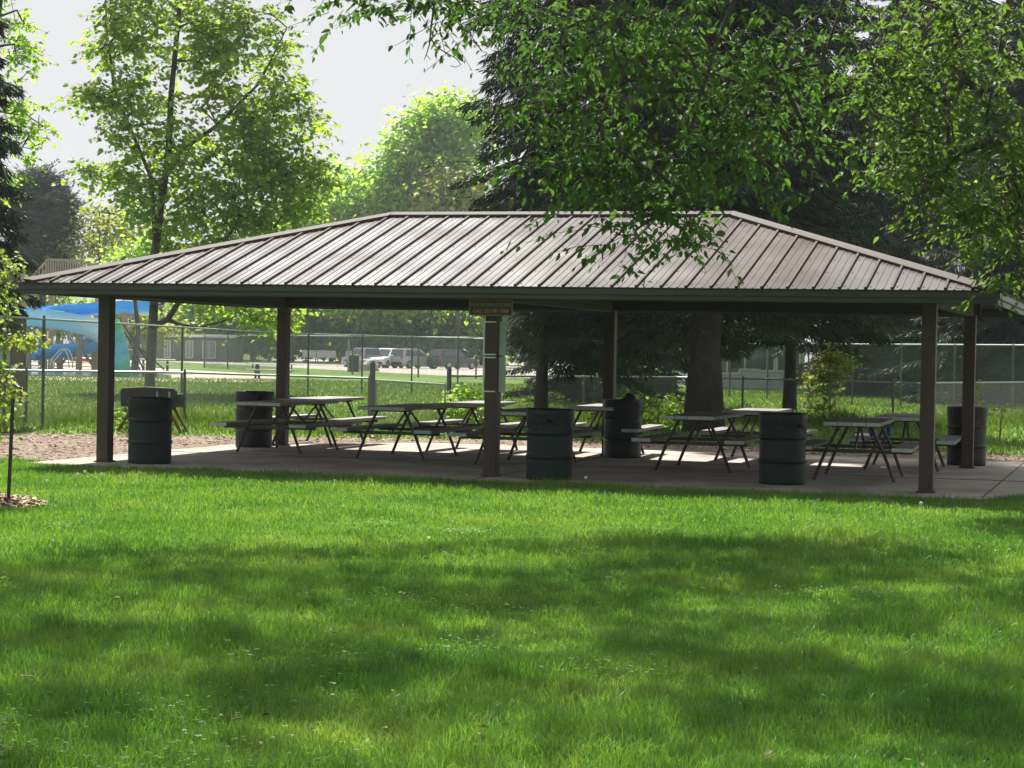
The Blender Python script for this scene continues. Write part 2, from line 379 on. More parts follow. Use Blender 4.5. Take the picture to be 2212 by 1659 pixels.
# ridge and hip caps
b = MB()
b.add([(r0, tm-.13, Z(hd-.13)+.045), (r1, tm-.13, Z(hd-.13)+.045), (r1, tm, HR+.055), (r0, tm, HR+.055), (r1, tm+.13, Z(hd-.13)+.045), (r0, tm+.13, Z(hd-.13)+.045),
       (r0, tm-.13, Z(hd-.13)), (r1, tm-.13, Z(hd-.13)), (r1, tm+.13, Z(hd-.13)), (r0, tm+.13, Z(hd-.13))],
      [(0, 1, 2, 3), (3, 2, 4, 5), (6, 7, 1, 0), (5, 4, 8, 9)])
b.build('ridge_cap', MT['seamcap'], roof)
for (ex, ey, rx) in ((e0, f0, r0), (e1, f0, r1), (e1, f1, r1), (e0, f1, r0)):
    b = MB()
    E0 = Vector((ex, ey, HE)); E1 = Vector((rx, tm, HR)); ax = (E1-E0).normalized()
    sx_, sy_ = (1 if ex < rx else -1), (1 if ey < tm else -1)
    wv = .13
    # wing points lie on the two slopes, lifted
    a0 = E0+Vector((sx_*wv*1.4, 0, .03)); a1 = E1+Vector((sx_*0, -sy_*wv*1.4, -sl_*wv*1.4+.046)); c0 = E0+Vector((0, sy_*wv*1.4, .03)); c1 = E1+Vector((-sx_*wv*1.4, 0, -sl_*wv*1.4+.046))
    m0 = E0+Vector((0, 0, .05)); m1 = E1+Vector((0, 0, .058))
    d = Vector((0, 0, -.046))
    b.add([a0, a1, m1, m0, c0, c1, a0+d, a1+d, c0+d, c1+d], [(0, 1, 2, 3), (3, 2, 5, 4), (6, 7, 1, 0), (4, 5, 9, 8), (0, 3, 4, 8, 6)])
    b.build('hip_cap', MT['seamcap'], roof)
# eave boards with gutter lip
def eave(p, q):
    b = MB(); z0 = 2.24
    p = Vector(p); q = Vector(q); d = (q-p).normalized(); nrm = Vector((d.y, -d.x, 0))
    b.bar(p-nrm*.02+Vector((0, 0, (z0+HE-.055)/2)), q-nrm*.02+Vector((0, 0, (z0+HE-.055)/2)), .03, HE-.055-z0)
    b.bar(p+nrm*.018+Vector((0, 0, HE-.055)), q+nrm*.018+Vector((0, 0, HE-.055)), .045, .075)
    o = b.build('fascia', MT['fascia'], pav, .004)
    b = MB(); b.bar(p+nrm*.03+Vector((0, 0, HE-.010)), q+nrm*.03+Vector((0, 0, HE-.010)), .075, .012)
    b.build('drip_edge', MT['seamcap'], o)
eave((e0-.02, f0, 0), (e1+.02, f0, 0)); eave((e1, f0+.02, 0), (e1, f1-.02, 0)); eave((e1+.02, f1, 0), (e0-.02, f1, 0)); eave((e0, f1-.02, 0), (e0, f0+.02, 0))
# rafters showing under the eaves
for s in np.arange(e0+.9, e1-.6, 1.2):
    dm = min(hd, s-e0, e1-s)
    for side in (0, 1):
        f = (lambda d: f0+d) if side == 0 else (lambda d: f1-d)
        b = MB(); b.bar((s, f(.05), Z(.05)-TK-.055), (s, f(dm-.06), Z(dm-.06)-TK-.055), .05, .10); b.build('rafter', MT['beam'], pav)
# corner brace blocks
for s in (-A1, A2):
    b = MB(); b.bar((s*.985, .3, 2.34), (s*.985, -.6, 2.30), .09, .09); b.build('bracket', MT['post'], pav)

# ------------------------------------------------------------------ reservation sign on the front eave
def text_mesh(body, size):
    cu = bpy.data.curves.new('lettering', 'FONT'); cu.body = body; cu.size = size; cu.align_x = 'CENTER'; cu.align_y = 'CENTER'; cu.extrude = .0015; cu.space_character = 1.03
    cu.offset = size*.012
    o = bpy.data.objects.new('lettering', cu); COL.objects.link(o)
    me = bpy.data.meshes.new_from_object(o.evaluated_get(bpy.context.evaluated_depsgraph_get())); bpy.data.objects.remove(o); return me
pS = at(1060, 664.5, 25.75)
sg = thing('reservation_sign', 'brown sign reading FOR RESERVATIONS CALL hung under the front eave', 'sign', pS, TH)
SWd, SHt = .575, .205
b = MB(); b.box((0, .012, 0), (SWd, .016, SHt)); b.build('sign_board', MT['signbrown'], sg, .004)
b = MB()
for zz in (-1, 1): b.box((0, 0, zz*(SHt/2-.006)), (SWd, .012, .012))
for xx in (-1, 1): b.box((xx*(SWd/2-.006), 0, 0), (.012, .012, SHt-.025))
b.build('sign_border', MT['signedge'], sg)
for txt, zz, sz in (('FOR RESERVATIONS', .035, .066), ('CALL 303-987-7800', -.043, .066)):
    me = text_mesh(txt, sz); o = link('lettering', me, MT['letter'], sg); o.location = (0, .003, zz); o.rotation_euler = (R(90), 0, 0)
    wd = max(v.co.x for v in me.vertices)-min(v.co.x for v in me.vertices)
    o.scale.x = (.52 if zz > 0 else .47)/wd
# ------------------------------------------------------------------ notice frames strapped to the middle post
for (ya, yb, lab) in ((694, 767, 'upper empty white notice frame on the middle front post'), (771, 847, 'lower empty white notice frame on the middle front post')):
    Yd = PY-.12
    pb = at(1062, yb, Yd); ptop = at(1062, ya, Yd); h = ptop[2]-pb[2]
    q = pv(0, -W/2-.004, pb[2])
    nf = thing('notice_frame', lab, 'notice frame', q, TH, 'white notice frames on the post')
    b = MB(); b.box((-.094, -.012, h/2), (.016, .03, h)); b.build('side_rail', MT['white'], nf, .002)
    for zz in (.008, h-.008):
        b = MB(); b.box((-.012, -.012, zz), (.147, .024, .016)); b.build('cross_rail', MT['white'], nf, .002)
    b = MB(); b.box((.135, .045, h/2), (.088, .02, h)); b.build('side_panel', MT['panel'], nf, .003)
    b = MB(); b.box((.0, -.001, h/2), (.165, .004, h-.036)); b.build('backing', MT['post'], nf)

# ------------------------------------------------------------------ picnic tables
def make_table(name, label, group, L=2.3, far=False):
    t = thing(name, label, 'picnic table', group=group)
    b = MB()
    for i in range(4):
        x = -.27+.18*i
        b.box((x, L/2, .745), (.172, L, .045))
        b.box((x, .008, .745), (.173, .02, .047), mi=1); b.box((x, L-.008, .745), (.173, .02, .047), mi=1)
    b.build('tabletop', [MT['tabletop'], MT['tableend']], t, .004)
    for sx in (-1, 1):
        b = MB()
        for q in (-.066, .066):
            b.box((sx*.635+q, L/2, .43), (.127, L, .045)); b.box((sx*.635+q, .008, .43), (.128, .02, .047), mi=1); b.box((sx*.635+q, L-.008, .43), (.128, .02, .047), mi=1)
        b.build('seat', [MT['tabletop'], MT['tableend']], t, .004)
    for y in (.42, L-.42):
        for sx in (-1, 1):
            b = MB(); b.tube([(sx*.20, y, .715), (sx*.36, y, .40), (sx*.52, y, .0)], .022, 8); b.build('leg', MT['steel'], t)
        b = MB(); b.bar((-.74, y+.03, .385), (.74, y+.03, .385), .04, .045); b.bar((-.30, y, .708), (.30, y, .708), .04, .03); b.build('cross_bar', MT['steel'], t)
    b = MB()
    for y0, y1 in ((.46, L/2-.05), (L-.46, L/2+.05)): b.tube([(0, y0, .385), (0, y1, .70)], .016, 6)
    b.build('brace', MT['steel'], t)
    return t
GT = 'picnic tables under the shelter'
def top_pt(x, y, z=.745):
    d = ray(x, y); return CAM+d*((z-HC)/d[2])
spots = [  # near-end middle of each table top
 (top_pt(557, 873), .30, 'grey picnic table at the left end of the shelter, bench end beside the rear drum'),
 ((-3.5, 32.7), .29, 'picnic table mostly hidden behind the leftmost table, by the rear left post'),
 (top_pt(822, 883), .30, 'grey picnic table left of the middle front post with pale near end'),
 ((-.95, 31.5), .30, 'picnic table seen edge on behind the one left of the middle post'),
 (top_pt(1083, 893), .32, 'picnic table cut by the middle front post and the middle front drum'),
 ((1.17, 31.0), .24, 'picnic table in front of the rear middle post, behind the front drum'),
 (top_pt(1485, 903), .29, 'grey picnic table whose near end faces the camera, left of the right front drum'),
 ((3.45, 30.2), .28, 'picnic table behind the right drum and in front of the spruce trunk'),
 (top_pt(1840, 917), .26, 'picnic table with striped top left of the right front post'),
 ((5.45, 28.7), .26, 'picnic table half hidden by the right front post'),
]
proto = None
for i, (p, a, lab) in enumerate(spots):
    if proto is None: o = proto = make_table('picnic_table', lab, GT)
    else: o = copy_tree(proto)
    o.location = (p[0], p[1], .002); o.rotation_euler = (0, 0, -a); o['label'] = lab
def cloth(x, y, Y, lab):
    b = MB(); p = at(x, y, Y)
    rr = random.Random(x); vs = []
    prof = [(.010, .07), (.03, .06), (.04, .03), (.032, -.01), (.033, -.04), (.014, -.06)]
    b.lathe(prof, 10, (0, 0, 0), lambda i, k: rr.uniform(-.012, .012))
    o = b.build('plastic_bag', MT['blue'], None, 0, True); o.location = p; tag(o, lab, 'bag', 'blue bags under the table')
cloth(1883, 933, 27.6, 'blue bag tied under the striped table, left one'); cloth(1921, 932, 27.9, 'blue bag tied under the striped table, right one')

# ------------------------------------------------------------------ drums
def make_drum():
    t = thing('trash_drum', 'drum', 'trash drum', group='dark trash drums around the shelter')
    r = .288
    pr = [(r*.97, 0), (r, .012), (r, .03), (r, .10), (r, .20)]
    for zc in (.29, .585): pr += [(r, zc-.045), (r, zc-.028), (r+.004, zc-.022), (r+.013, zc-.012), (r+.017, zc), (r+.013, zc+.012), (r+.004, zc+.022), (r, zc+.028), (r, zc+.045)]
    pr += [(r, .845), (r+.012, .855), (r+.012, .875), (r-.01, .878), (r-.015, .80)]
    b = MB(); b.lathe(pr, 32, cap=False); b.lathe([(.01, .05), (r-.02, .05)], 32, cap=False); b.build('drum_body', MT['drum'], t, 0, True)
    rr = random.Random(5); ph = [rr.uniform(0, 6.28) for _ in range(6)]
    def wob(i, k):
        a = 2*math.pi*k/48
        return (.003+.004*math.sin(9*a+ph[i % 6])+.003*math.sin(17*a+ph[(i+2) % 6]))*(i/5 if i < 5 else .6)
    pr = [(r+.006, .885), (r+.016, .872), (r+.013, .82), (r+.010, .77), (r+.008, .72), (r+.006, .665+.0)]
    b = MB(); b.lathe([(r-.03, .70), (r-.02, .86)]+pr, 48, wob=wob, cap=False)
    for j, v in enumerate(b.v):
        if v[2] < .68 and j >= 48*7: b.v[j] = (v[0], v[1], v[2]+.05*math.sin(3*math.atan2(v[1], v[0])+1)+.03*math.sin(7*math.atan2(v[1], v[0])))
    b.build('bin_liner', MT['bag'], t, 0, True)
    return t
dspots = [
 (gnd(315, 1003), 'black trash drum beside the left front post'),
 (gnd(543, 967), 'black trash drum at the rear left post, behind the leftmost table'),
 (gnd(1187, 1038.5), 'dark trash drum just right of the middle front post'),
 (gnd(1346, 990), 'trash drum behind the rear middle post with a bag bulging out'),
 (gnd(1695, 1048), 'dark trash drum with crinkled bag in front between the two right tables'),
 (gnd(2096, 1007), 'trash drum behind the rear right post'),
]
dp = None
for i, (p, lab) in enumerate(dspots):
    if dp is None: o = dp = make_drum()
    else: o = copy_tree(dp)
    o.location = (p[0], p[1]+.28, .001); o.rotation_euler = (0, 0, i*1.3); o['label'] = lab
# the bulging bag
b = MB(); rr = random.Random(9)
b.lathe([(.01, .09), (.04, .085), (.075, .05), (.10, .0), (.10, -.05)], 12, (.09, 0, 0), wob=lambda i, k: rr.uniform(-.02, .02)); b.lathe([(.27, -.012), (.14, -.03), (.02, -.04)], 14, (0, 0, 0), lambda i, k: rr.uniform(-.015, .01))
p = gnd(1346, 990); o = b.build('trash_bag', MT['bag'], None, 0, True); o.location = (p[0], p[1]+.28, .90); tag(o, 'full black bag bulging out of the rear middle drum', 'trash bag')

# ------------------------------------------------------------------ grill behind the left drum
p = gnd(325, 912); Yg = 39.0-1.2
q = at(321, 858, Yg)
gr = thing('park_grill', 'black park grill on rusty legs behind the left drum', 'grill', (q[0], Yg, 0), -.1)
zc = q[2]; b = MB()
wg = .52
b.add([(-wg, -.02, zc-.18), (wg, -.02, zc-.18), (wg+.01, -.02, zc+.12), (wg-.06, -.02, zc+.175), (-.05, -.02, zc+.19), (-wg+.02, -.02, zc+.16), (-wg-.01, -.02, zc+.1),
       (-wg, .03, zc-.18), (wg, .03, zc-.18), (wg+.01, .03, zc+.12), (wg-.06, .03, zc+.175), (-.05, .03, zc+.19), (-wg+.02, .03, zc+.16), (-wg-.01, .03, zc+.1)],
      [(0, 1, 2, 3, 4, 5, 6), (13, 12, 11, 10, 9, 8, 7)]+[(i, (i+7), (i+1) % 7+7, (i+1) % 7) for i in range(7)])
b.build('back_plate', MT['black'], gr, .004)
b = MB(); b.box((0, .33, zc-.17), (2*wg-.04, .58, .03)); b.box((-wg+.03, .33, zc-.05), (.02, .58, .22)); b.box((wg-.03, .33, zc-.05), (.02, .58, .22)); b.box((0, .63, zc-.05), (2*wg-.04, .02, .22)); b.build('firebox', MT['black'], gr, .003)
b = MB(); 
for i in range(12): b.tube([(-wg+.08+i*.08, .06, zc+.02), (-wg+.08+i*.08, .6, zc+.02)], .007, 5)
b.build('grate', MT['galvdark'], gr)
for sx in (-1, 1):
    for yy in (.1, .55):
        b = MB(); b.bar((sx*.32, yy, zc-.18), (sx*.60, yy, -.03), .045, .045); b.build('leg', MT['rust'], gr, .003)
for xx in (.17, .40):
    b = MB(); b.bar((xx, -.035, zc-.02), (xx, -.035, zc+.11), .03, .01); b.box((xx+.03, -.035, zc-.01), (.05, .012, .03)); b.build('hook', MT['galv'], gr)

# ------------------------------------------------------------------ chain link fences
def chain_mesh(pts, h, pitch, wr):
    """crossed straight wires between the rail and the ground, each a thin three-sided bar"""
    V = []; base = np.array([[0, 1, 4, 3], [1, 2, 5, 4], [2, 0, 3, 5]])
    segs = []
    for a, b in zip(pts[:-1], pts[1:]):
        a = np.array(a[:2], float); b = np.array(b[:2], float); L = np.linalg.norm(b-a); d = (b-a)/L; nrm = np.array([-d[1], d[0]])
        n = int((L+h)/pitch)
        for k in range(n):
            for sgn in (1, -1):
                x0 = -h+k*pitch if sgn > 0 else k*pitch
                x1 = x0+sgn*h
                z0, z1 = .0, h
                # clip to the segment
                xa, xb = x0, x1
                def zz(x): return z0+(x-x0)/(x1-x0)*h
                lo, hi = max(min(xa, xb), 0), min(max(xa, xb), L)
                if hi-lo < .02: continue
                for off in (0,):
                    P = np.array([*(a+d*lo+nrm*.006*sgn), zz(lo)+GZ]); Q = np.array([*(a+d*hi+nrm*.006*sgn), zz(hi)+GZ])
                    segs.append((P, Q, nrm))
    P = np.array([s[0] for s in segs]); Q = np.array([s[1] for s in segs]); Nn = np.array([[*s[2], 0] for s in segs])
    D = Q-P; D /= np.linalg.norm(D, axis=1)[:, None]; U = np.cross(D, Nn)
    offs = [(math.cos(a)*Nn+math.sin(a)*U)*wr for a in (0, 2.094, 4.189)]
    V = np.stack([P+o for o in offs]+[Q+o for o in offs], 1).reshape(-1, 3)
    F = (base[None]+(np.arange(len(P))*6)[:, None, None]).reshape(-1, 4)
    return npmesh('mesh', V, F, np.full(len(F), 4))
def fence(name, label, pts, h, pitch, wr, post_at, rail_r=.021, post_r=.03, rail_m='galv', post_m='galvdark', wire_m='wire'):
    t = thing(name, label, 'fence')
    me = chain_mesh(pts, h, pitch, wr); link('chain_mesh', me, MT[wire_m], t)
    b = MB(); b.tube([(p[0], p[1], h+GZ) for p in pts], rail_r, 8); b.build('top_rail', MT[rail_m], t)
    for q in post_at:
        b = MB(); b.tube([(q[0], q[1], GZ-.1), (q[0], q[1], h+GZ+.03), (q[0], q[1], h+GZ+.075)], [post_r, post_r, post_r*.4], 8); b.build('post', MT[post_m], t)
    return t
def along(pts, step, off=0):
    out = []; 
    for a, b in zip(pts[:-1], pts[1:]):
        a = np.array(a[:2], float); b = np.array(b[:2], float); L = np.linalg.norm(b-a); x = off
        while x < L: out.append(a+(b-a)*x/L); x += step
    return out
def ontop(x, y, h):
    """plan point where a rail of height h is seen at this pixel"""
    d = ray(x, y); p = CAM+d*((h+GZ-HC)/d[2]); return (p[0], p[1])
HL = 1.06
lowL = [ontop(-260, 796, HL), ontop(30, 800, HL), ontop(400, 805, HL), ontop(799, 817.6, HL)]
fence('low_chain_link_fence', 'low chain link fence behind the bark bed left of the gate', lowL, HL, .062, .0018,
      [ontop(-120, 798, HL), ontop(57, 801, HL), ontop(399, 805, HL), ontop(610, 811.6, HL), ontop(799, 817.6, HL)])
lowR = [ontop(972, 812, HL), ontop(1463, 814.9, HL), ontop(1792, 822, HL), ontop(1981, 827.5, HL), ontop(2212, 826, HL), ontop(2500, 828, HL)]
fence('low_chain_link_fence', 'low chain link fence running behind the spruce trunk right of the gate', lowR, HL, .062, .0018,
      [ontop(972, 812, HL), ontop(1262, 813.5, HL), ontop(1605, 818, HL), ontop(1930, 826, HL), ontop(2300, 827, HL)])
# gate standing ajar
g0 = ontop(812, 821, 1.0); g1 = ontop(962, 830.5, 1.0)
gt = thing('chain_link_gate', 'chain link gate standing ajar between two thick steel posts', 'gate')
link('chain_mesh', chain_mesh([g0, g1], .98, .062, .0018), MT['wire'], gt)
b = MB(); b.tube([(g0[0], g0[1], .05), (g0[0], g0[1], .97), (g1[0], g1[1], .97), (g1[0], g1[1], .05), (g0[0], g0[1], .05)], .02, 8); b.build('gate_frame', MT['galv'], gt)
for (x, ytop, ybot, Y) in ((805, 785, 948, 37.3), (970.5, 797, 915, 44.8)):
    p = at(x, ytop, Y); b = MB(); b.tube([(p[0], p[1], GZ-.1), (p[0], p[1], p[2]), (p[0], p[1], p[2]+.05)], [.052, .052, .02], 12)
    o = b.build('gate_post', MT['galvdark'], gt)
# tall fence round the pool: back along the left, then across behind
HT = 2.08
tall = [(-9.6, 30), (-9.15, 37.5), (-7.55, 68)]
pt = [(-9.6, 30.2)]
for x, Y in ((85, 39.5), (407, 52), (25, 37)):
    X = -9.15+(Y-37.5)*(1.6/30.5); pt.append((X, Y))
pt += [(-7.55, 68)]
fence('tall_chain_link_fence', 'tall chain link fence along the pool at the left', tall, HT, .07, .0013, pt)
tall2 = [(-7.5, 68.3), (-1.5, 79), (8.1, 81), (15, 61), (22, 48)]
fence('tall_chain_link_fence', 'tall chain link fence far behind the lawn and the spruces', tall2, HT, .085, .0026, along(tall2, 3.3, 1.2), rail_r=.024, post_r=.03, wire_m='wiredark')
far = [gnd(438, 793)[:2], gnd(620, 803.5)[:2], gnd(1010, 817)[:2], gnd(1230, 820)[:2]]
fence('park_road_fence', 'farthest chain link fence in front of the parked cars', far, 2.35, .13, .0042, along(far, 6.5, .5), rail_r=.035, post_r=.05, wire_m='wiredark', post_m='galvdark')

# ------------------------------------------------------------------ foliage tools
def leafset(P, Dn, size, aspect, rng, shape=6, nrm=None):
    """P positions, Dn directions of the leaf axis, size per leaf; returns verts, loops, sizes"""
    n = len(P); Dn = Dn/np.linalg.norm(Dn, axis=1)[:, None]
    A = rng.normal(size=(n, 3)); 
    if nrm is not None: A = A*.6+nrm
    S = np.cross(Dn, A); S /= np.linalg.norm(S, axis=1)[:, None]+1e-9; Nn = np.cross(S, Dn)
    L = size[:, None]; Wd = L*aspect
    if shape == 6:
        fr = [(0, 0, 0), (.5, .30, .10), (.38, .66, .07), (0, 1, -.06), (-.38, .66, .07), (-.5, .30, .10)]
        F = np.array([[0, 1, 2, 3], [0, 3, 4, 5]])
    else:
        fr = [(0, 0, 0), (.5, .45, .08), (0, 1, 0), (-.5, .45, .08)]; F = np.array([[0, 1, 2], [0, 2, 3]])
    V = np.stack([P+S*Wd*a+Dn*L*bb+Nn*L*c for a, bb, c in fr], 1)
    k = V.shape[1]
    loops = (F[None]+(np.arange(n)*k)[:, None, None]).reshape(-1)
    return V.reshape(-1, 3), loops, np.full(n*2, F.shape[1])

def tubes_np(P0, P1, R0, R1, ns=5):
    D = P1-P0; Ln = np.linalg.norm(D, axis=1)[:, None]+1e-9; D = D/Ln
    A = np.where(np.abs(D[:, 2:3]) < .9, np.array([[0, 0, 1.]]), np.array([[1., 0, 0]])); S = np.cross(D, A); S /= np.linalg.norm(S, axis=1)[:, None]; U = np.cross(D, S)
    vs = []
    for P, Rr in ((P0, R0), (P1, R1)):
        for k in range(ns):
            a = 2*math.pi*k/ns; vs.append(P+(S*math.cos(a)+U*math.sin(a))*Rr[:, None])
    V = np.stack(vs, 1).reshape(-1, 3)
    F = np.array([[k, (k+1) % ns, (k+1) % ns+ns, k+ns] for k in range(ns)])
    n = len(P0); loops = (F[None]+(np.arange(n)*2*ns)[:, None, None]).reshape(-1)
    return V, loops, np.full(n*ns, 4)

def subdiv(path, step):
    out = [np.array(path[0], float)]
    for a, b in zip(path[:-1], path[1:]):
        a = np.array(a, float); b = np.array(b, float); k = max(1, int(np.linalg.norm(b-a)/step))
        for i in range(1, k+1): out.append(a+(b-a)*i/k)
    return out

def skeleton(paths, clusters, step, rng, r_tip=.006, power=.45, arch=.12, jit=.1):
    """trunk paths (list of (points, r0, r1)) + cluster points -> edge list with radii"""
    nodes_ = []; par = []; fixed = []
    for (pts, ra, rb, root) in paths:
        sub = subdiv(pts, step); prev = -1
        if root is not None and nodes_:
            d = np.linalg.norm(np.array(nodes_)-sub[0], axis=1); prev = int(d.argmin())
        for i, p in enumerate(sub):
            nodes_.append(p); par.append(prev); fixed.append(ra+(rb-ra)*i/max(1, len(sub)-1)); prev = len(nodes_)-1
    nt0 = len(nodes_)
    arr = np.zeros((nt0+len(clusters)*40, 3)); arr[:nt0] = nodes_; cnt = nt0
    d0 = np.array([np.min(np.linalg.norm(arr[:nt0]-c, axis=1)) for c in clusters])
    tips = []
    for ci in np.argsort(d0):
        c = clusters[ci]; dv = c-arr[:cnt]
        d = np.linalg.norm(dv, axis=1)+.35*np.maximum(0, -dv[:, 2])
        j = int(d.argmin()); L = np.linalg.norm(c-arr[j]); k = max(1, int(L/step)); k = min(k, 38)
        a = arr[j].copy(); prev = j
        for i in range(1, k+1):
            u = i/k; p = a+(c-a)*u; p[2] += arch*L*math.sin(math.pi*u); p = p+rng.normal(size=3)*jit*step*(1 if i < k else 0)
            arr[cnt] = p; par.append(prev); fixed.append(0); prev = cnt; cnt += 1
        tips.append(prev)
    load = np.zeros(cnt); 
    for t_ in tips: load[t_] += 1
    for i in range(cnt-1, -1, -1):
        if par[i] >= 0: load[par[i]] += load[i]
    rad = r_tip*np.maximum(load, .6)**power
    fx = np.array(fixed); rad[:nt0] = np.maximum(fx[:nt0], r_tip); 
    I = np.array([i for i in range(cnt) if par[i] >= 0]); Pp = np.array(par)[I]
    R0 = np.minimum(rad[Pp], np.where(Pp < nt0, np.where(I < nt0, rad[Pp], rad[I]*1.5), rad[Pp]))
    return arr[Pp], arr[I], R0, rad[I]

def px_blobs(bl):
    """blobs seen at a place in the view: centre, half-extents in view units, distance, half-depth -> metres"""
    out = []
    for (x, y, rx, ry, Y, rd, n) in bl:
        c = at(x, y, Y); k = Y/FPX; out.append((c, np.array([rx*k, rd, ry*k]), n))
    return out
def sample(blobs, rng, hollow=.25):
    pts = []; sc = []
    for c, r, n, *k in blobs:
        sc.append(np.full(n, k[0] if k else 1.))
        u = rng.normal(size=(n, 3)); u /= np.linalg.norm(u, axis=1)[:, None]; rr = (hollow+(1-hollow)*rng.random(n))**(1/2.2)
        pts.append(c+u*rr[:, None]*r)
    return np.concatenate(pts), np.concatenate(sc)
def tree(name, label, cat, base, paths, blobs, leafm, barkm, seed, size=.12, aspect=.55, per=26, spread=.35, step=.4, shape=6, droop=.8, group=None, r_tip=.006, power=.45, flat=.6, arch=.12, svar=.35, spray=None):
    rng = np.random.default_rng(seed)
    t = thing(name, label, cat, (base[0], base[1], GZ), 0, group); off = np.array([base[0], base[1], GZ])
    cl, csc = sample(blobs, rng)
    P0, P1, R0, R1 = skeleton(paths, cl, step, rng, r_tip, power, arch)
    V0, l0, s0 = tubes_np(P0-off, P1-off, R0, R1, 6)
    if spray:
        ns, tl, dr = spray          # twigs per cluster, twig length, how far they droop
        m = len(cl)*ns; C = np.repeat(cl, ns, 0)+rng.normal(size=(len(cl)*ns, 3))*tl*.22
        a = rng.random(m)*6.283; T = np.stack([np.cos(a), np.sin(a), rng.normal(size=m)*.28-dr*.35], 1); ln = tl*rng.uniform(.55, 1.25, m)
        tw = [C+T*(ln*u)[:, None]+np.array([0, 0, -1])*(ln*dr*u*u*.5)[:, None] for u in (0, .5, 1.)]
        V1, l1, s1 = tubes_np(np.concatenate([tw[0], tw[1]])-off, np.concatenate([tw[1], tw[2]])-off, np.full(2*m, r_tip*.7), np.full(2*m, r_tip*.4), 3)
        l = np.concatenate([l0, l1+len(V0)]); V0 = np.concatenate([V0, V1]); s = np.concatenate([s0, s1])
        link('trunk', npmesh('trunk', V0, l, s, True), barkm, t)
        k = max(2, per//ns); n = m*k; u = np.tile((np.arange(k)+.6)/k, m)+rng.normal(size=n)*.06; T2 = np.repeat(T, k, 0); L2 = np.repeat(ln, k)
        P = np.repeat(C, k, 0)+T2*(L2*u)[:, None]+np.array([0, 0, -1])*(L2*dr*u*u*.5)[:, None]
        sd_ = np.stack([-T2[:, 1], T2[:, 0], np.zeros(n)], 1)*np.where(np.tile(np.arange(k) % 2, m) == 0, 1, -1)[:, None]
        P = P+rng.normal(size=(n, 3))*size*.25
        D = T2*.55+sd_*rng.uniform(.3, 1.1, n)[:, None]+np.array([0, 0, -1])*(droop*rng.uniform(.25, 1.1, n))[:, None]+rng.normal(size=(n, 3))*.25
    else:
        link('trunk', npmesh('trunk', V0, l0, s0, True), barkm, t)
        n = len(cl)*per
        C = np.repeat(cl, per, 0); P = C+rng.normal(size=(n, 3))*spread*np.array([1, 1, flat])
        D = rng.normal(size=(n, 3))*np.array([1, 1, .5])+np.array([0, 0, -droop]); D += (P-C)*.8/max(spread, .01)*.5
    sz = size*(1+svar*(rng.random(n)*2-1))*np.repeat(csc, n//len(cl))
    V, l, s = leafset(P-off, D, sz, aspect, rng, shape, np.array([0, 0, 1.2]))
    link('crown', npmesh('crown', V, l, s), leafm, t)
    return t
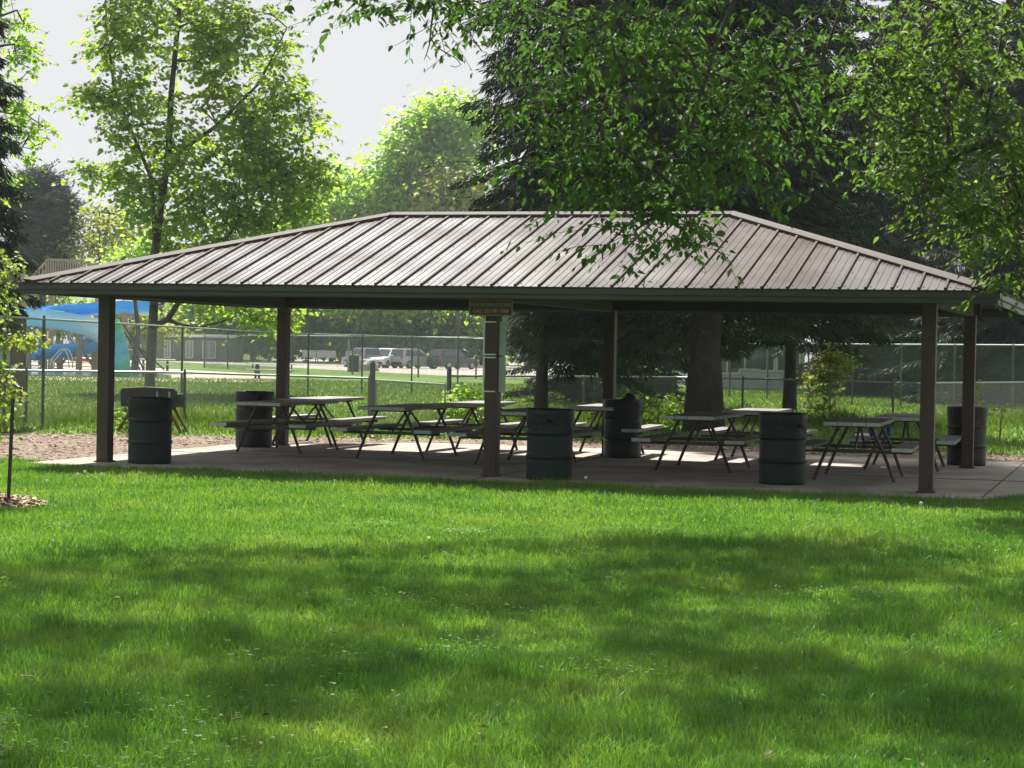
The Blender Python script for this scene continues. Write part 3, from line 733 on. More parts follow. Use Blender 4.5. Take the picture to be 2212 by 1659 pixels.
def spruce(name, label, base, H, rad, leafm, seed, z0=1.0, whorl=.34, nb=7, tr=.3, dens=1.0, lean=(0, 0), cat='spruce tree', group=None, droop=.45, needle=.21, prof=.75, skip=None):
    rng = np.random.default_rng(seed)
    t = thing(name, label, cat, (base[0], base[1], GZ), 0, group)
    b = MB(); k = 12
    b.tube([(lean[0]*(i/k)**1.3, lean[1]*(i/k), H*i/k-.1) for i in range(k+1)], [tr*(1.35 if i == 0 else 1-.93*i/k) for i in range(k+1)], 12)
    b.build('trunk', MT['sprucebark'], t, 0, True)
    Ps, Ds, Ss = [], [], []; B0, B1, Ra, Rb = [], [], [], []
    z = z0
    while z < H-.2:
        u = (z-z0)/(H-z0); Lmax = rad*(1-u)**prof*(.72+.28*min(1, (u*8+.35)))
        m = max(3, int(nb*(1-.4*u))); a0 = rng.random()*6.28
        for i in range(m):
            a = a0+6.283*i/m+rng.normal()*.25; L = Lmax*rng.uniform(.62, 1.12)
            if skip and skip(z, a, rng): continue
            steps = max(3, int(L/.22)); dirv = np.array([math.cos(a), math.sin(a), 0])
            side = np.array([-dirv[1], dirv[0], 0]); zz = z+rng.normal()*.12; sag = droop*rng.uniform(.7, 1.3)
            q = np.array([[0, 0, 0.]]); pts = []
            for j in range(steps+1):
                v = j/steps; pts.append(dirv*L*v+np.array([lean[0]*(zz/H)**1.3, lean[1]*zz/H, zz-sag*L*v**1.35*.55+.16*L*max(0, v-.7)]))
            pts = np.array(pts)
            B0.append(pts[:-1]); B1.append(pts[1:]); rr = np.linspace(.035*min(1, L/3)+.006, .004, steps+1); Ra.append(rr[:-1]); Rb.append(rr[1:])
            nn = int(L*112*dens)+10
            v = rng.random(nn)**.75; idx = v*steps; i0 = np.minimum(idx.astype(int), steps-1); fr = (idx-i0)[:, None]
            P = pts[i0]*(1-fr)+pts[i0+1]*fr
            w_ = (1-v*.75)*min(1.0, .30*L)
            sg = rng.uniform(-1, 1, nn)
            P = P+side*(sg*w_)[:, None]+np.array([0, 0, -1])*(rng.random(nn)*.28*(.4+.6*(1-v)) )[:, None]
            D = dirv*rng.uniform(.3, 1, nn)[:, None]+side*(sg*.8)[:, None]+np.array([0, 0, -1])*rng.uniform(.25, 1.25, nn)[:, None]
            Ps.append(P); Ds.append(D); Ss.append(np.full(nn, needle)*rng.uniform(.6, 1.25, nn))
        z += whorl*rng.uniform(.75, 1.2)
    V, l, s = tubes_np(np.concatenate(B0), np.concatenate(B1), np.concatenate(Ra), np.concatenate(Rb), 4)
    link('branch', npmesh('branch', V, l, s, True), MT['sprucebark'], t)
    P = np.concatenate(Ps); D = np.concatenate(Ds); S = np.concatenate(Ss)
    V, l, s = leafset(P, D, S, .17, rng, 4)
    V2, l2, s2 = leafset(P+rng.normal(size=P.shape)*.05, D+rng.normal(size=D.shape)*.35, S*.8, .17, rng, 4)
    V = np.concatenate([V, V2]); l = np.concatenate([l, l2+len(V2)]); s = np.concatenate([s, s2])
    link('crown', npmesh('crown', V, l, s), leafm, t)
    return t
def pxpath(pts, Y): return [at(x, y, Y) for x, y in pts]

# ------------------------------------------------------------------ trees
# maple at the left, beyond the low fence
Ym = 70
tree('maple_tree', 'tall two stemmed maple with airy green crown left of the shelter', 'maple tree', at(322, 858, Ym),
     [(pxpath([(322, 862), (327, 760), (333, 650), (333, 560), (348, 440), (364, 330), (370, 200), (384, 60), (400, -150), (405, -330)], Ym), .19, .03, None),
      (pxpath([(331, 660), (336, 560), (333, 480), (327, 385), (285, 285), (247, 195), (230, 60), (226, -80)], Ym-.4), .10, .02, 1),
      (pxpath([(331, 705), (362, 690), (385, 655), (440, 590), (500, 500), (560, 400)], Ym-.3), .12, .03, 1),
      (pxpath([(356, 385), (400, 320), (470, 270), (560, 180), (620, 60)], Ym+.3), .09, .02, 1),
      (pxpath([(385, 700), (430, 707), (480, 695), (530, 668)], Ym-.3), .05, .02, 1)],
     px_blobs([(375, 60, 170, 110, Ym, 3.0, 70), (262, 90, 70, 130, Ym, 2, 42), (530, 130, 120, 120, Ym, 2.6, 62), (600, 290, 100, 120, Ym, 2.4, 62), (480, 330, 150, 120, Ym, 2.8, 85),
               (310, 260, 90, 90, Ym, 2, 38), (185, 205, 55, 22, Ym, 1, 14), (225, 375, 75, 22, Ym, 1, 16), (345, 430, 90, 60, Ym, 2, 36), (560, 430, 130, 70, Ym, 2.4, 62), (660, 400, 60, 60, Ym, 1.6, 22),
               (420, 510, 120, 45, Ym, 2, 34), (400, -140, 230, 150, Ym, 3.4, 90), (600, 690, 70, 22, Ym, 1.5, 12), (500, 655, 60, 18, Ym, 1, 8)]),
     L_maple, MT['bark'], 11, size=.18, aspect=.85, per=38, spread=.42, step=.5, shape=6, droop=.7, r_tip=.009, power=.42, spray=(6, .8, .25))
# small-leaved tree leaning in at the left edge
Yl = 42
tree('poplar_tree', 'thin light green tree at the left edge in front of the dark spruce', 'tree', at(-70, 905, Yl),
     [(pxpath([(-70, 930), (-60, 600), (-40, 300), (-10, 100), (10, -60)], Yl), .14, .03, None), (pxpath([(-50, 400), (10, 330), (60, 300)], Yl), .05, .01, 1)],
     px_blobs([(20, 60, 60, 45, Yl, .9, 22), (60, 130, 40, 40, Yl, .8, 14), (55, 285, 50, 55, Yl, .9, 30), (25, 215, 40, 40, Yl, .8, 12), (0, 400, 40, 50, Yl, .8, 12), (10, -60, 90, 60, Yl, 1.2, 16)]),
     L_light, MT['bark'], 12, size=.10, aspect=.8, per=16, spread=.26, step=.3, r_tip=.006, spray=(2, .4, .3))
spruce('spruce_tree', 'dark drooping spruce cut by the left edge of the view', at(-70, 905, 39), 15, 1.25, L_spruce, 21, z0=2.2, tr=.25, droop=.7, dens=.8)
tree('pine_tree', 'rounded blue grey pine in the distance behind the pool slide', 'pine tree', (at(92, 800, 150)[0], 150),
     [([np.array([at(92, 800, 150)[0], 150, GZ]), at(92, 600, 150), at(92, 380, 150)], .35, .05, None)],
     px_blobs([(92, 480, 62, 90, 150, 3.4, 130), (80, 400, 36, 40, 150, 1.8, 34), (130, 470, 36, 45, 150, 2, 30), (50, 560, 60, 60, 150, 2.4, 50), (110, 570, 56, 60, 150, 2.4, 50), (60, 440, 36, 40, 150, 2, 26)]), L_pine, MT['bark'], 22, size=.42, aspect=.22, per=120, spread=.6, step=1, shape=4, droop=-.3, r_tip=.02, spray=(8, 1.1, -.15))
# staked sapling at the left
Ys = 20.6
tree('sapling', 'staked young tree with pale leaves at the lower left edge', 'sapling', at(-22, 1088, Ys),
     [(pxpath([(-22, 1095), (-18, 850), (-12, 650), (-6, 520)], Ys), .03, .008, None)],
     px_blobs([(5, 570, 25, 25, Ys, .2, 6), (40, 735, 50, 12, Ys, .2, 10), (0, 800, 26, 35, Ys, .25, 10), (12, 855, 30, 20, Ys, .25, 9), (-55, 690, 45, 150, Ys, .3, 26), (-20, 900, 30, 40, Ys, .3, 9), (0, 650, 18, 35, Ys, .2, 7)]),
     leafmat('pale_leaf', [(.09, .14, .04), (.15, .21, .06), (.24, .30, .11)], .5), MT['twig'], 13, size=.055, aspect=.7, per=18, spread=.075, step=.12, r_tip=.0025)
p = gnd(16, 1088); q = at(28, 862, p[1]-.03)
b = MB(); b.bar((p[0], p[1], -.3), (q[0], q[1], q[2]), .034, .012, (0, 1, 0)); b.bar((p[0]-.012, p[1]+.012, -.3), (q[0]-.012, q[1]+.012, q[2]), .012, .030, (0, 1, 0))
tag(b.build('tree_stake', MT['black']), 'dark metal stake standing in bark mulch at the left edge', 'stake')

# far trees
def simple_tree(name, label, x, Y, ytop, blobs, m, seed, size, per, spread, cat='tree', group='trees beyond the pool and parking lot', trunk_r=.25, base_y=None):
    g0 = at(x, 758+4424*1.6/Y-(x-1106)*-.0184, Y); base = (g0[0], Y)
    top = at(x, ytop+30, Y)
    pth = [np.array([g0[0], Y, GZ]), np.array([g0[0]+.2, Y, top[2]*.35]), np.array([g0[0]-.1, Y, top[2]*.7]), top]
    return tree(name, label, cat, base, [(pth, trunk_r, .04, None)], px_blobs(blobs), m, MT['bark'], seed, size=size, aspect=.75, per=per, spread=spread, step=1.2, shape=4, droop=.5, group=group, r_tip=.02, power=.4)
simple_tree('broadleaf_tree', 'tall round light green tree left of the spruces', 930, 212, 190, [(962, 245, 46, 44, 212, 3, 40), (900, 292, 52, 44, 212, 3, 44), (858, 345, 36, 36, 212, 3, 26), (1005, 290, 46, 55, 212, 3, 40), (935, 370, 85, 60, 212, 4, 66), (868, 420, 70, 44, 212, 4, 44), (985, 420, 60, 50, 212, 4, 40), (905, 480, 130, 50, 212, 5, 66), (920, 600, 120, 80, 212, 5, 70)], L_light, 31, .62, 36, 1.15)
simple_tree('broadleaf_tree', 'bright yellow green tree just left of the dark spruce', 985, 205, 350, [(985, 420, 60, 60, 205, 4, 50), (960, 480, 70, 40, 205, 4, 40)], L_yel, 32, .55, 30, 1.0)
simple_tree('broadleaf_tree', 'wide yellow green tree above the left half of the roof', 760, 218, 340, [(760, 425, 110, 75, 218, 6, 100), (690, 465, 80, 60, 218, 5, 50), (830, 460, 70, 60, 218, 5, 50), (770, 600, 120, 90, 218, 5, 60)], L_light, 33, .62, 34, 1.2)
simple_tree('broadleaf_tree', 'low green tree right behind the blue water slide', 120, 172, 600, [(120, 670, 110, 50, 172, 4, 60), (40, 640, 70, 60, 172, 4, 40), (210, 690, 70, 40, 172, 4, 34)], L_mid, 36, .45, 34, .9)
simple_tree('broadleaf_tree', 'pale low tree between the climbing wall and the maple trunk', 290, 175, 640, [(285, 690, 50, 36, 175, 3, 36), (340, 710, 50, 26, 175, 3, 26)], L_yel, 37, .42, 30, .8)
simple_tree('broadleaf_tree', 'airy pale tree behind the pool slide platform', 215, 150, 430, [(215, 500, 75, 60, 150, 3, 44), (165, 540, 60, 40, 150, 3, 26), (290, 520, 60, 60, 150, 3, 36)], L_yel, 34, .36, 22, .8)
simple_tree('broadleaf_tree', 'small pale tree between the slide platform and the maple', 290, 118, 520, [(290, 580, 60, 45, 118, 2, 30), (330, 550, 50, 40, 118, 2, 20)], L_light, 35, .32, 24, .6)
xs = [(380, 236, 560, L_mid), (455, 228, 590, L_light), (545, 240, 520, L_mid), (630, 226, 470, L_mid), (715, 238, 520, L_mid), (800, 228, 500, L_light), (880, 240, 480, L_mid), (955, 226, 520, L_mid), (1040, 236, 480, L_mid), (1140, 230, 500, L_mid)]
labs = ['dark green tree behind the pool fence corner', 'pale green tree seen under the eave right of the maple trunk', 'full green tree left of the rear left post', 'broad tree directly behind the rear left post',
        'mid green tree right of the rear left post', 'pale tree above the blue parked car', 'green tree above the white parked car', 'dense tree behind the silver parked car', 'dark tree behind the middle post', 'tree hidden behind the left spruce']
for i, ((x, Y, yt, m), lab) in enumerate(zip(xs, labs)):
    simple_tree('broadleaf_tree', lab, x, Y, yt, [(x, (yt+700)/2, 62, (720-yt)/2, Y, 4, 80), (x-25, 690, 48, 42, Y-3, 3, 34), (x+28, 700, 48, 40, Y-4, 3, 34), (x, 735, 58, 24, Y-2, 3, 22)], m, 50+i, .75, 30, 1.15, trunk_r=.3)

# the dark spruces behind the shelter
GS = 'dark spruces behind the shelter'
spruce('spruce_tree', 'leftmost dark spruce, leaning trunk behind the middle front drum', at(1168, 912, 45.5), 19, 2.9, L_spruce, 41, z0=1.9, tr=.13, lean=(.25, 0), group=GS, droop=.75, dens=.9, skip=lambda z, a, r: z < 3.6 and math.cos(a) < -.3)
spruce('spruce_tree', 'largest dark spruce with the thick trunk between the right tables', at(1520, 933, 42.6), 22, 4.7, L_spruce, 42, z0=2.4, tr=.345, group=GS, droop=.55, dens=1.0, skip=lambda z, a, r: (z < 3.5 and math.sin(a) < -.62) or (z < 3.0 and math.cos(a) > .5))
spruce('spruce_tree', 'dark spruce right of the thick trunk with boughs hanging to the fence', at(1705, 905, 50), 18, 3.3, L_spruce, 43, z0=2.6, tr=.15, group=GS, droop=.55)
spruce('spruce_tree', 'dark spruce behind the right front post, boughs down to the ground', at(1955, 850, 88), 24, 6.6, L_spruce, 44, z0=.4, tr=.3, group=GS, droop=.5, needle=.30, whorl=.36)
spruce('spruce_tree', 'dark spruce behind the right end of the roof', at(2215, 860, 74), 17, 5.4, L_spruce, 45, z0=.3, tr=.28, group=GS, droop=.5, needle=.30, whorl=.34)
spruce('spruce_tree', 'dark spruce at the very back between the right posts', at(2085, 860, 100), 24, 6.5, L_spruce, 49, z0=.4, tr=.3, group=GS, droop=.5, needle=.3, whorl=.42)
spruce('spruce_tree', 'young spruce with boughs to the ground left of the thick trunk', at(1405, 880, 60), 8, 2.5, L_spruce, 47, z0=.3, tr=.13, group=GS, droop=.5)
spruce('spruce_tree', 'young spruce with boughs to the ground behind the middle front drum', at(1245, 875, 66), 9, 2.4, L_spruce, 48, z0=.3, tr=.13, group=GS, droop=.5)
spruce('spruce_tree', 'dark spruce at the back between the two trunks', at(1330, 880, 62), 19, 4.0, L_spruce, 46, z0=2.6, tr=.25, group=GS, droop=.6, dens=.8)
# bright trees glimpsed behind the spruces
simple_tree('broadleaf_tree', 'sunlit yellow green tree glimpsed behind the right spruces', 1840, 95, 330, [(1840, 470, 110, 110, 95, 3, 70), (1750, 380, 90, 80, 95, 3, 34), (1990, 430, 110, 120, 95, 3, 60), (1700, 560, 120, 60, 95, 3, 40)], L_yel, 61, .32, 26, .7)
simple_tree('broadleaf_tree', 'sunlit green tree at the right edge behind the roof', 2190, 88, 200, [(2190, 430, 110, 200, 88, 3, 110), (2100, 520, 80, 80, 88, 3, 30)], L_light, 62, .32, 28, .7)

# big broadleaf tree overhead: trunk stands out of view on the right, crown hangs into the view and shades the lawn
def wb(x, y, z, rx, ry, rz, n): return (np.array([x, y, z]), np.array([rx, ry, rz]), n, 1.42)
TA = (7.4, 15.5)
ov = px_blobs([(1180, 40, 120, 80, 20.5, 1.2, 17), (1340, 130, 150, 120, 19.5, 1.3, 26), (1530, 80, 190, 120, 20, 1.4, 30), (1190, 210, 80, 60, 20, .9, 10), (1420, 280, 170, 90, 19.5, 1.2, 26), (1640, 230, 130, 140, 20, 1.3, 24),
               (1290, 345, 150, 45, 19.5, .8, 15), (1530, 370, 150, 45, 19.5, .9, 13), (1370, 435, 150, 24, 19.3, .5, 10), (1345, 500, 60, 12, 19.2, .4, 4), (1490, 490, 60, 20, 19.2, .4, 4), (1720, 120, 90, 110, 20.5, 1.2, 13), (1120, 360, 50, 16, 19.8, .4, 4),
               (1010, -10, 130, 26, 20.5, .8, 16), (850, -28, 70, 20, 20.2, .5, 7), (720, -30, 80, 18, 20.2, .5, 7)])
canopy = [wb(1.2, 18.6, 8.3, 3.0, 4.2, 1.2, 330), wb(-3.4, 19.0, 8.6, 2.6, 3.6, 1.0, 240), wb(-6.6, 18.0, 8.9, 1.8, 3.8, .9, 95), wb(4.4, 17.6, 8.2, 2.6, 4.2, 1.3, 250), wb(-1.2, 14.2, 8.9, 4.8, 2.4, 1.0, 190), wb(5.0, 14, 9.0, 3.4, 3.0, 1.6, 150)]
pathsA = [([(7.4, 15.5, GZ), (7.3, 15.5, 2), (7.0, 15.7, 4), (6.3, 16, 6), (5.4, 16.6, 8), (4.6, 17, 10.5)], .34, .06, None),
          ([(6.9, 15.8, 4.4), (5.0, 17, 6.4), (3.0, 18.4, 7.2), (1.0, 19.5, 7.2), (-1, 20, 7.1), (-2.4, 20.2, 6.6)], .17, .03, 1),
          ([(6.2, 16.1, 6.2), (4.5, 15.5, 7.8), (2.2, 14.8, 8.6), (-.6, 16, 8.9), (-3.2, 18, 8.9), (-5.8, 18.4, 9.1)], .16, .03, 1),
          ([(3.0, 18.4, 7.2), (2.4, 19.2, 5.9), (1.9, 19.5, 4.6), (1.6, 19.4, 3.6)], .05, .012, 1),
          ([(4.2, 17.6, 6.8), (3.3, 19, 5.8), (2.9, 19.6, 4.4)], .05, .012, 1)]
tree('overhanging_tree', 'broadleaf tree whose long leafy boughs hang down over the shelter roof', 'broadleaf tree', TA, pathsA, ov+canopy, L_near, MT['bark'], 71, size=.082, aspect=.5, per=39, spread=.30, step=.35, droop=1.0, r_tip=.006, flat=.45, spray=(3, .62, .4), svar=.5)
# second tree at the right edge with fine twigs
TB = (9.2, 24.5)
pathsB = [([(9.2, 24.5, GZ), (9.1, 24.4, 3), (8.5, 24.2, 6), (7.6, 23.8, 8.5), (6.5, 23.5, 10.5)], .30, .06, None),
          ([(7.9, 23.9, 7.8), (6.6, 23.2, 7.6), (5.6, 22.8, 6.6), (5.35, 22.8, 5.0), (5.2, 22.8, 4.2)], .12, .015, 1),
          ([(8.4, 24.1, 6.2), (7.2, 23.4, 6.0), (6.2, 23, 5.0), (5.9, 23, 3.9)], .09, .012, 1)]
obB = px_blobs([(2000, 70, 130, 120, 23, 1.1, 44), (2130, 130, 110, 160, 23.2, 1.2, 44), (1960, 240, 110, 100, 22.8, 1.0, 28), (2100, 340, 120, 120, 23, 1.0, 42), (1980, 370, 90, 60, 22.8, .8, 24), (2180, 460, 60, 90, 23.2, .8, 34), (2070, 470, 80, 40, 23, .6, 14), (1890, 160, 60, 60, 22.6, .6, 12), (2195, 590, 36, 50, 23.4, .5, 10)])
canB = [wb(7.0, 23, 9.0, 2.6, 2.0, 1.8, 60), wb(9.5, 22.5, 8.5, 2.6, 3.0, 2.0, 60)]
tree('overhanging_tree', 'broadleaf tree with fine dark twigs filling the upper right corner', 'broadleaf tree', TB, pathsB, obB+canB, L_right, MT['bark'], 72, size=.088, aspect=.5, per=28, spread=.27, step=.3, droop=.7, r_tip=.006, flat=.45, spray=(2, .55, .4))
# bare twig hanging at the top
b = MB(); Yt = 20.2
b.tube(pxpath([(938, 10), (931, 60), (928, 95), (921, 118), (916, 130)], Yt), [.012, .010, .007, .005, .003], 5)
b.tube(pxpath([(930, 80), (940, 100), (960, 112), (985, 126), (996, 140), (985, 145), (972, 142)], Yt), [.007, .006, .006, .005, .005, .004, .003], 5)
b.tube(pxpath([(932, 88), (943, 94), (950, 94)], Yt), [.005, .004, .003], 5); b.tube(pxpath([(921, 118), (930, 129)], Yt), [.004, .003], 5)
tag(b.build('hanging_twig', MT['twig']), 'bare forked grey twig hanging against the sky at the top', 'twig')

# shrubs and weeds along the low fence
def shrub(label, x, y0, ytop, Y, blobs, m, seed, size=.07, per=16, spread=.12, name='shrub'):
    g0 = at(x, y0, Y)
    return tree(name, label, 'shrub', g0, [([np.array([g0[0], Y, GZ]), at(x+4, (y0+ytop)/2, Y), at(x, ytop+20, Y)], .02, .008, None)], px_blobs(blobs), m, MT['twig'], seed, size=size, aspect=.7, per=per, spread=spread, step=.15, r_tip=.004, droop=.3, group='shrubs along the low fence')
shrub('yellow green shrub growing up through the low fence behind the right tables', 1790, 935, 760, 44, [(1795, 800, 55, 36, 44, .35, 26), (1775, 860, 30, 45, 44, .3, 14), (1810, 780, 40, 24, 44, .3, 10)], L_yel, 81, .11)
shrub('low leafy shrub right of the gate post', 1010, 930, 850, 43, [(1010, 880, 50, 40, 43, .4, 30), (1080, 905, 60, 25, 43, .4, 18)], L_light, 82, .10)
shrub('tall pale weed stem beside the rear right post', 2116, 912, 812, 41, [(2112, 850, 8, 36, 41, .08, 9)], L_yel, 83, .07, 8, .05)
shrub('weedy shrub behind the rear middle drum', 1420, 930, 850, 44, [(1420, 890, 70, 40, 44, .5, 30), (1330, 880, 60, 34, 44, .5, 16)], L_light, 84, .12)
shrub('small dark weed beside the left front post', 278, 925, 868, 38, [(278, 898, 16, 26, 38, .2, 8)], L_mid, 85, .09, 10, .08)
shrub('yellow weed by the rear right drum', 2160, 910, 860, 40, [(2160, 885, 16, 16, 40, .15, 7)], L_yel, 86, .08, 8, .07)

# ------------------------------------------------------------------ grass and bark chips
rng = np.random.default_rng(5)
def blades(P, H, lean, wid, rng):
    n = len(P); a = rng.random(n)*6.283; d = np.stack([np.cos(a), np.sin(a), np.zeros(n)], 1)
    f = rng.random(n)*6.283; sd_ = np.stack([np.cos(f), np.sin(f), np.zeros(n)], 1)*(wid/2)[:, None]
    l = (lean*H)[:, None]; Hc = H[:, None]; up = np.array([[0, 0, 1.]])
    m = P+d*l*.3+up*Hc*.55; t = P+d*l+up*Hc*(1-.25*lean[:, None])
    V = np.stack([P-sd_, P+sd_, m+sd_*.8, m-sd_*.8, t], 1).reshape(-1, 3)
    base = np.arange(n)*5
    q = np.stack([base, base+1, base+2, base+3], 1); tr = np.stack([base+3, base+2, base+4], 1)
    loops = np.concatenate([q, tr], 1).reshape(-1); sizes = np.tile([4, 3], n)
    return V, loops, sizes
def vnoise(x, y, s, seed):
    r = np.random.default_rng(seed); G_ = r.random((256, 256)); x = x/s+100; y = y/s+100
    xi = np.floor(x).astype(int); yi = np.floor(y).astype(int); u = x-xi; v = y-yi; u = u*u*(3-2*u); v = v*v*(3-2*v)
    g = lambda i, j: G_[i % 256, j % 256]
    return (g(xi, yi)*(1-u)+g(xi+1, yi)*u)*(1-v)+(g(xi, yi+1)*(1-u)+g(xi+1, yi+1)*u)*v
def inside(P, poly):
    poly = [(p[0], p[1]) for p in poly]; x, y = P[:, 0], P[:, 1]; r = np.zeros(len(P), bool); j = len(poly)-1
    for i in range(len(poly)):
        xi, yi = poly[i]; xj, yj = poly[j]
        c = ((yi > y) != (yj > y)) & (x < (xj-xi)*(y-yi)/(yj-yi+1e-12)+xi); r ^= c; j = i
    return r
Vs, Ls, Ss, off = [], [], [], 0
def addbl(P, H, lean, wid):
    global off
    V, l, s = blades(P, H, lean, wid, rng); Vs.append(V); Ls.append(l+off); Ss.append(s); off += len(V)
for (ya, yb, dens, wid, marg) in ((5.2, 8.5, 5200, .0042, 1.8), (8.5, 11.5, 4000, .0046, 2.0), (11.5, 15, 2800, .0055, 2.4), (15, 20, 1900, .0068, 3.2), (20, 30, 1200, .0085, 5.0)):
    xm = yb*.26+marg; n = int((yb-ya)*2*xm*dens)
    P = np.stack([rng.uniform(-xm, xm, n), rng.uniform(ya, yb, n), np.full(n, GZ)], 1)
    k = np.abs(P[:, 0]) < P[:, 1]*.26+marg; P = P[k]
    rel = P[:, :2]-np.array([PX, PY]); s_ = rel[:, 0]*cth+rel[:, 1]*sth; t_ = -rel[:, 0]*sth+rel[:, 1]*cth
    k = ~inside(P, sl_pts) & ~inside(P, bed) & (t_ < 1.2-.0*s_)
    # mulch ring round the sapling
    k &= ((P[:, 0]+5.3)**2+(P[:, 1]-20.3)**2) > .62**2
    P = P[k]; n = len(P)
    h = .045+.055*vnoise(P[:, 0], P[:, 1], .55, 1)*vnoise(P[:, 0], P[:, 1], .16, 2)*2+.02*rng.random(n)
    h *= .62+.55*vnoise(P[:, 0], P[:, 1], 1.7, 3)
    addbl(P, h*rng.uniform(.6, 1.15, n), rng.uniform(.1, .95, n), np.full(n, wid)*rng.uniform(.7, 1.3, n))
lawn = link('grass', npmesh('grass', np.concatenate(Vs), np.concatenate(Ls), np.concatenate(Ss)), L_grass)
tag(lawn, 'uneven green lawn grass in front of the shelter', 'grass', kind='stuff')
# clover and broad weeds in patches, a few dry leaves
Pc = []
for i in range(46):
    yy = 6.2+12.5*rng.random()**1.4; xx = rng.uniform(-1, 1)*(yy*.25+.3); 
    if i < 10: xx = -yy*.25*rng.uniform(.55, 1.05); yy = rng.uniform(6.6, 11)
    m = rng.integers(40, 140); rr_ = rng.uniform(.08, .32)
    Pc.append(np.stack([xx+rng.normal(size=m)*rr_, yy+rng.normal(size=m)*rr_, GZ+.035+.05*rng.random(m)], 1))
Pc = np.repeat(np.concatenate(Pc), 3, 0); n = len(Pc); a = rng.random(n)*6.283
V, l, s = leafset(Pc, np.stack([np.cos(a), np.sin(a), rng.uniform(-.1, .3, n)], 1), rng.uniform(.010, .022, n), .85, rng, 6, np.array([0, 0, 3.]))
tag(link('clover', npmesh('clover', V, l, s), L_mid), 'clover and small broad weeds among the lawn grass', 'clover', kind='stuff')
n = 130; yy = 7+17*rng.random(n); Pc = np.stack([rng.uniform(-1, 1, n)*(yy*.25), yy, GZ+.05+.03*rng.random(n)], 1); k = ~inside(Pc, sl_pts); Pc = Pc[k]; n = len(Pc); a = rng.random(n)*6.283
V, l, s = leafset(Pc, np.stack([np.cos(a), np.sin(a), rng.uniform(-.4, .4, n)], 1), rng.uniform(.025, .055, n), .5, rng, 6, np.array([0, 0, 2.]))
tag(link('dry_leaves', npmesh('dry_leaves', V, l, s), L_chip), 'a few dry leaves and seed husks lying on the lawn', 'leaf litter', kind='stuff')
# rough tall grass along and behind the low fence
Vs, Ls, Ss, off = [], [], [], 0
n = 30000
x = rng.uniform(-11, 16, n); fy = np.interp(x, [p[0] for p in lowL+lowR], [p[1] for p in lowL+lowR])
y = fy+rng.normal(size=n)*.9-.2
P = np.stack([x, y, np.full(n, GZ)], 1); k = ~inside(P, bed) & (rng.random(n) < .25+.9*vnoise(x, y, 1.3, 9)); P = P[k]; n = len(P)
tg = np.clip(1.1-np.abs(P[:, 1]-np.interp(P[:, 0], [p[0] for p in lowL+lowR], [p[1] for p in lowL+lowR]))/2.2, .25, 1)
addbl(P, (.16+.42*vnoise(P[:, 0], P[:, 1], .8, 8))*tg*rng.uniform(.6, 1.3, n), rng.uniform(.1, .8, n), np.full(n, .016))
o = link('tall_grass', npmesh('tall_grass', np.concatenate(Vs), np.concatenate(Ls), np.concatenate(Ss)), L_tall); tag(o, 'rough uncut grass along the low fence', 'tall grass', kind='stuff')
# mown grass further back
Vs, Ls, Ss, off = [], [], [], 0
n = 150000
y = 24+76*rng.random(n)**1.4; x = rng.uniform(-1, 1, n)*(y*.28+5); P = np.stack([x, y, np.full(n, GZ)], 1)
t_ = -(P[:, 0]-PX)*sth+(P[:, 1]-PY)*cth
P = P[~inside(P, bed) & ~inside(P, sl_pts) & ((t_ > 1.2) | (P[:, 1] > 30))]; n = len(P)
addbl(P, (.06+.06*rng.random(n)), rng.uniform(.2, .9, n), .014+.0003*P[:, 1])
o = link('mown_grass', npmesh('mown_grass', np.concatenate(Vs), np.concatenate(Ls), np.concatenate(Ss)), L_tall); tag(o, 'mown grass between the low fence and the pool', 'grass', kind='stuff')
# chips
def chips(name, P, label, m=L_chip):
    n = len(P); a = rng.random(n)*6.283; D = np.stack([np.cos(a), np.sin(a), rng.uniform(-.1, .35, n)], 1)
    V, l, s = leafset(P+np.array([0, 0, .012]), D, rng.uniform(.03, .11, n), .5, rng, 4, np.array([0, 0, 3.]))
    tag(link(name, npmesh(name, V, l, s), m), label, 'bark chips', kind='stuff')
n = 26000; P = np.stack([rng.uniform(-14, 13, n), rng.uniform(26, 38.5, n), np.full(n, GZ+.012)], 1); P = P[inside(P, bed)]
P[:, 2] += .04*vnoise(P[:, 0], P[:, 1], .5, 4)
chips('bark_chips', P, 'dry bark chips and leaf litter strewn over the bed')
n = 1500; a = rng.random(n)*6.283; r_ = .68*np.sqrt(rng.random(n)); P = np.stack([-5.3+r_*np.cos(a), 20.3+r_*np.sin(a), GZ+.09*(1-(r_/.7)**2)], 1)
b = MB(); b.lathe([(.72, 0), (.6, .03), (.4, .065), (.2, .085), (.01, .09)], 24); o = b.build('mulch_mound', MT['dirt'], None, 0, True); o.location = (-5.3, 20.3, GZ); tag(o, 'low mound of bark mulch around the sapling', 'mulch mound', kind='structure')
chips('mulch', P, 'pale bark mulch around the stake at the left edge', leafmat('fresh_mulch', [(.22, .15, .10), (.42, .32, .22), (.58, .47, .34)], 0, rough=.9))
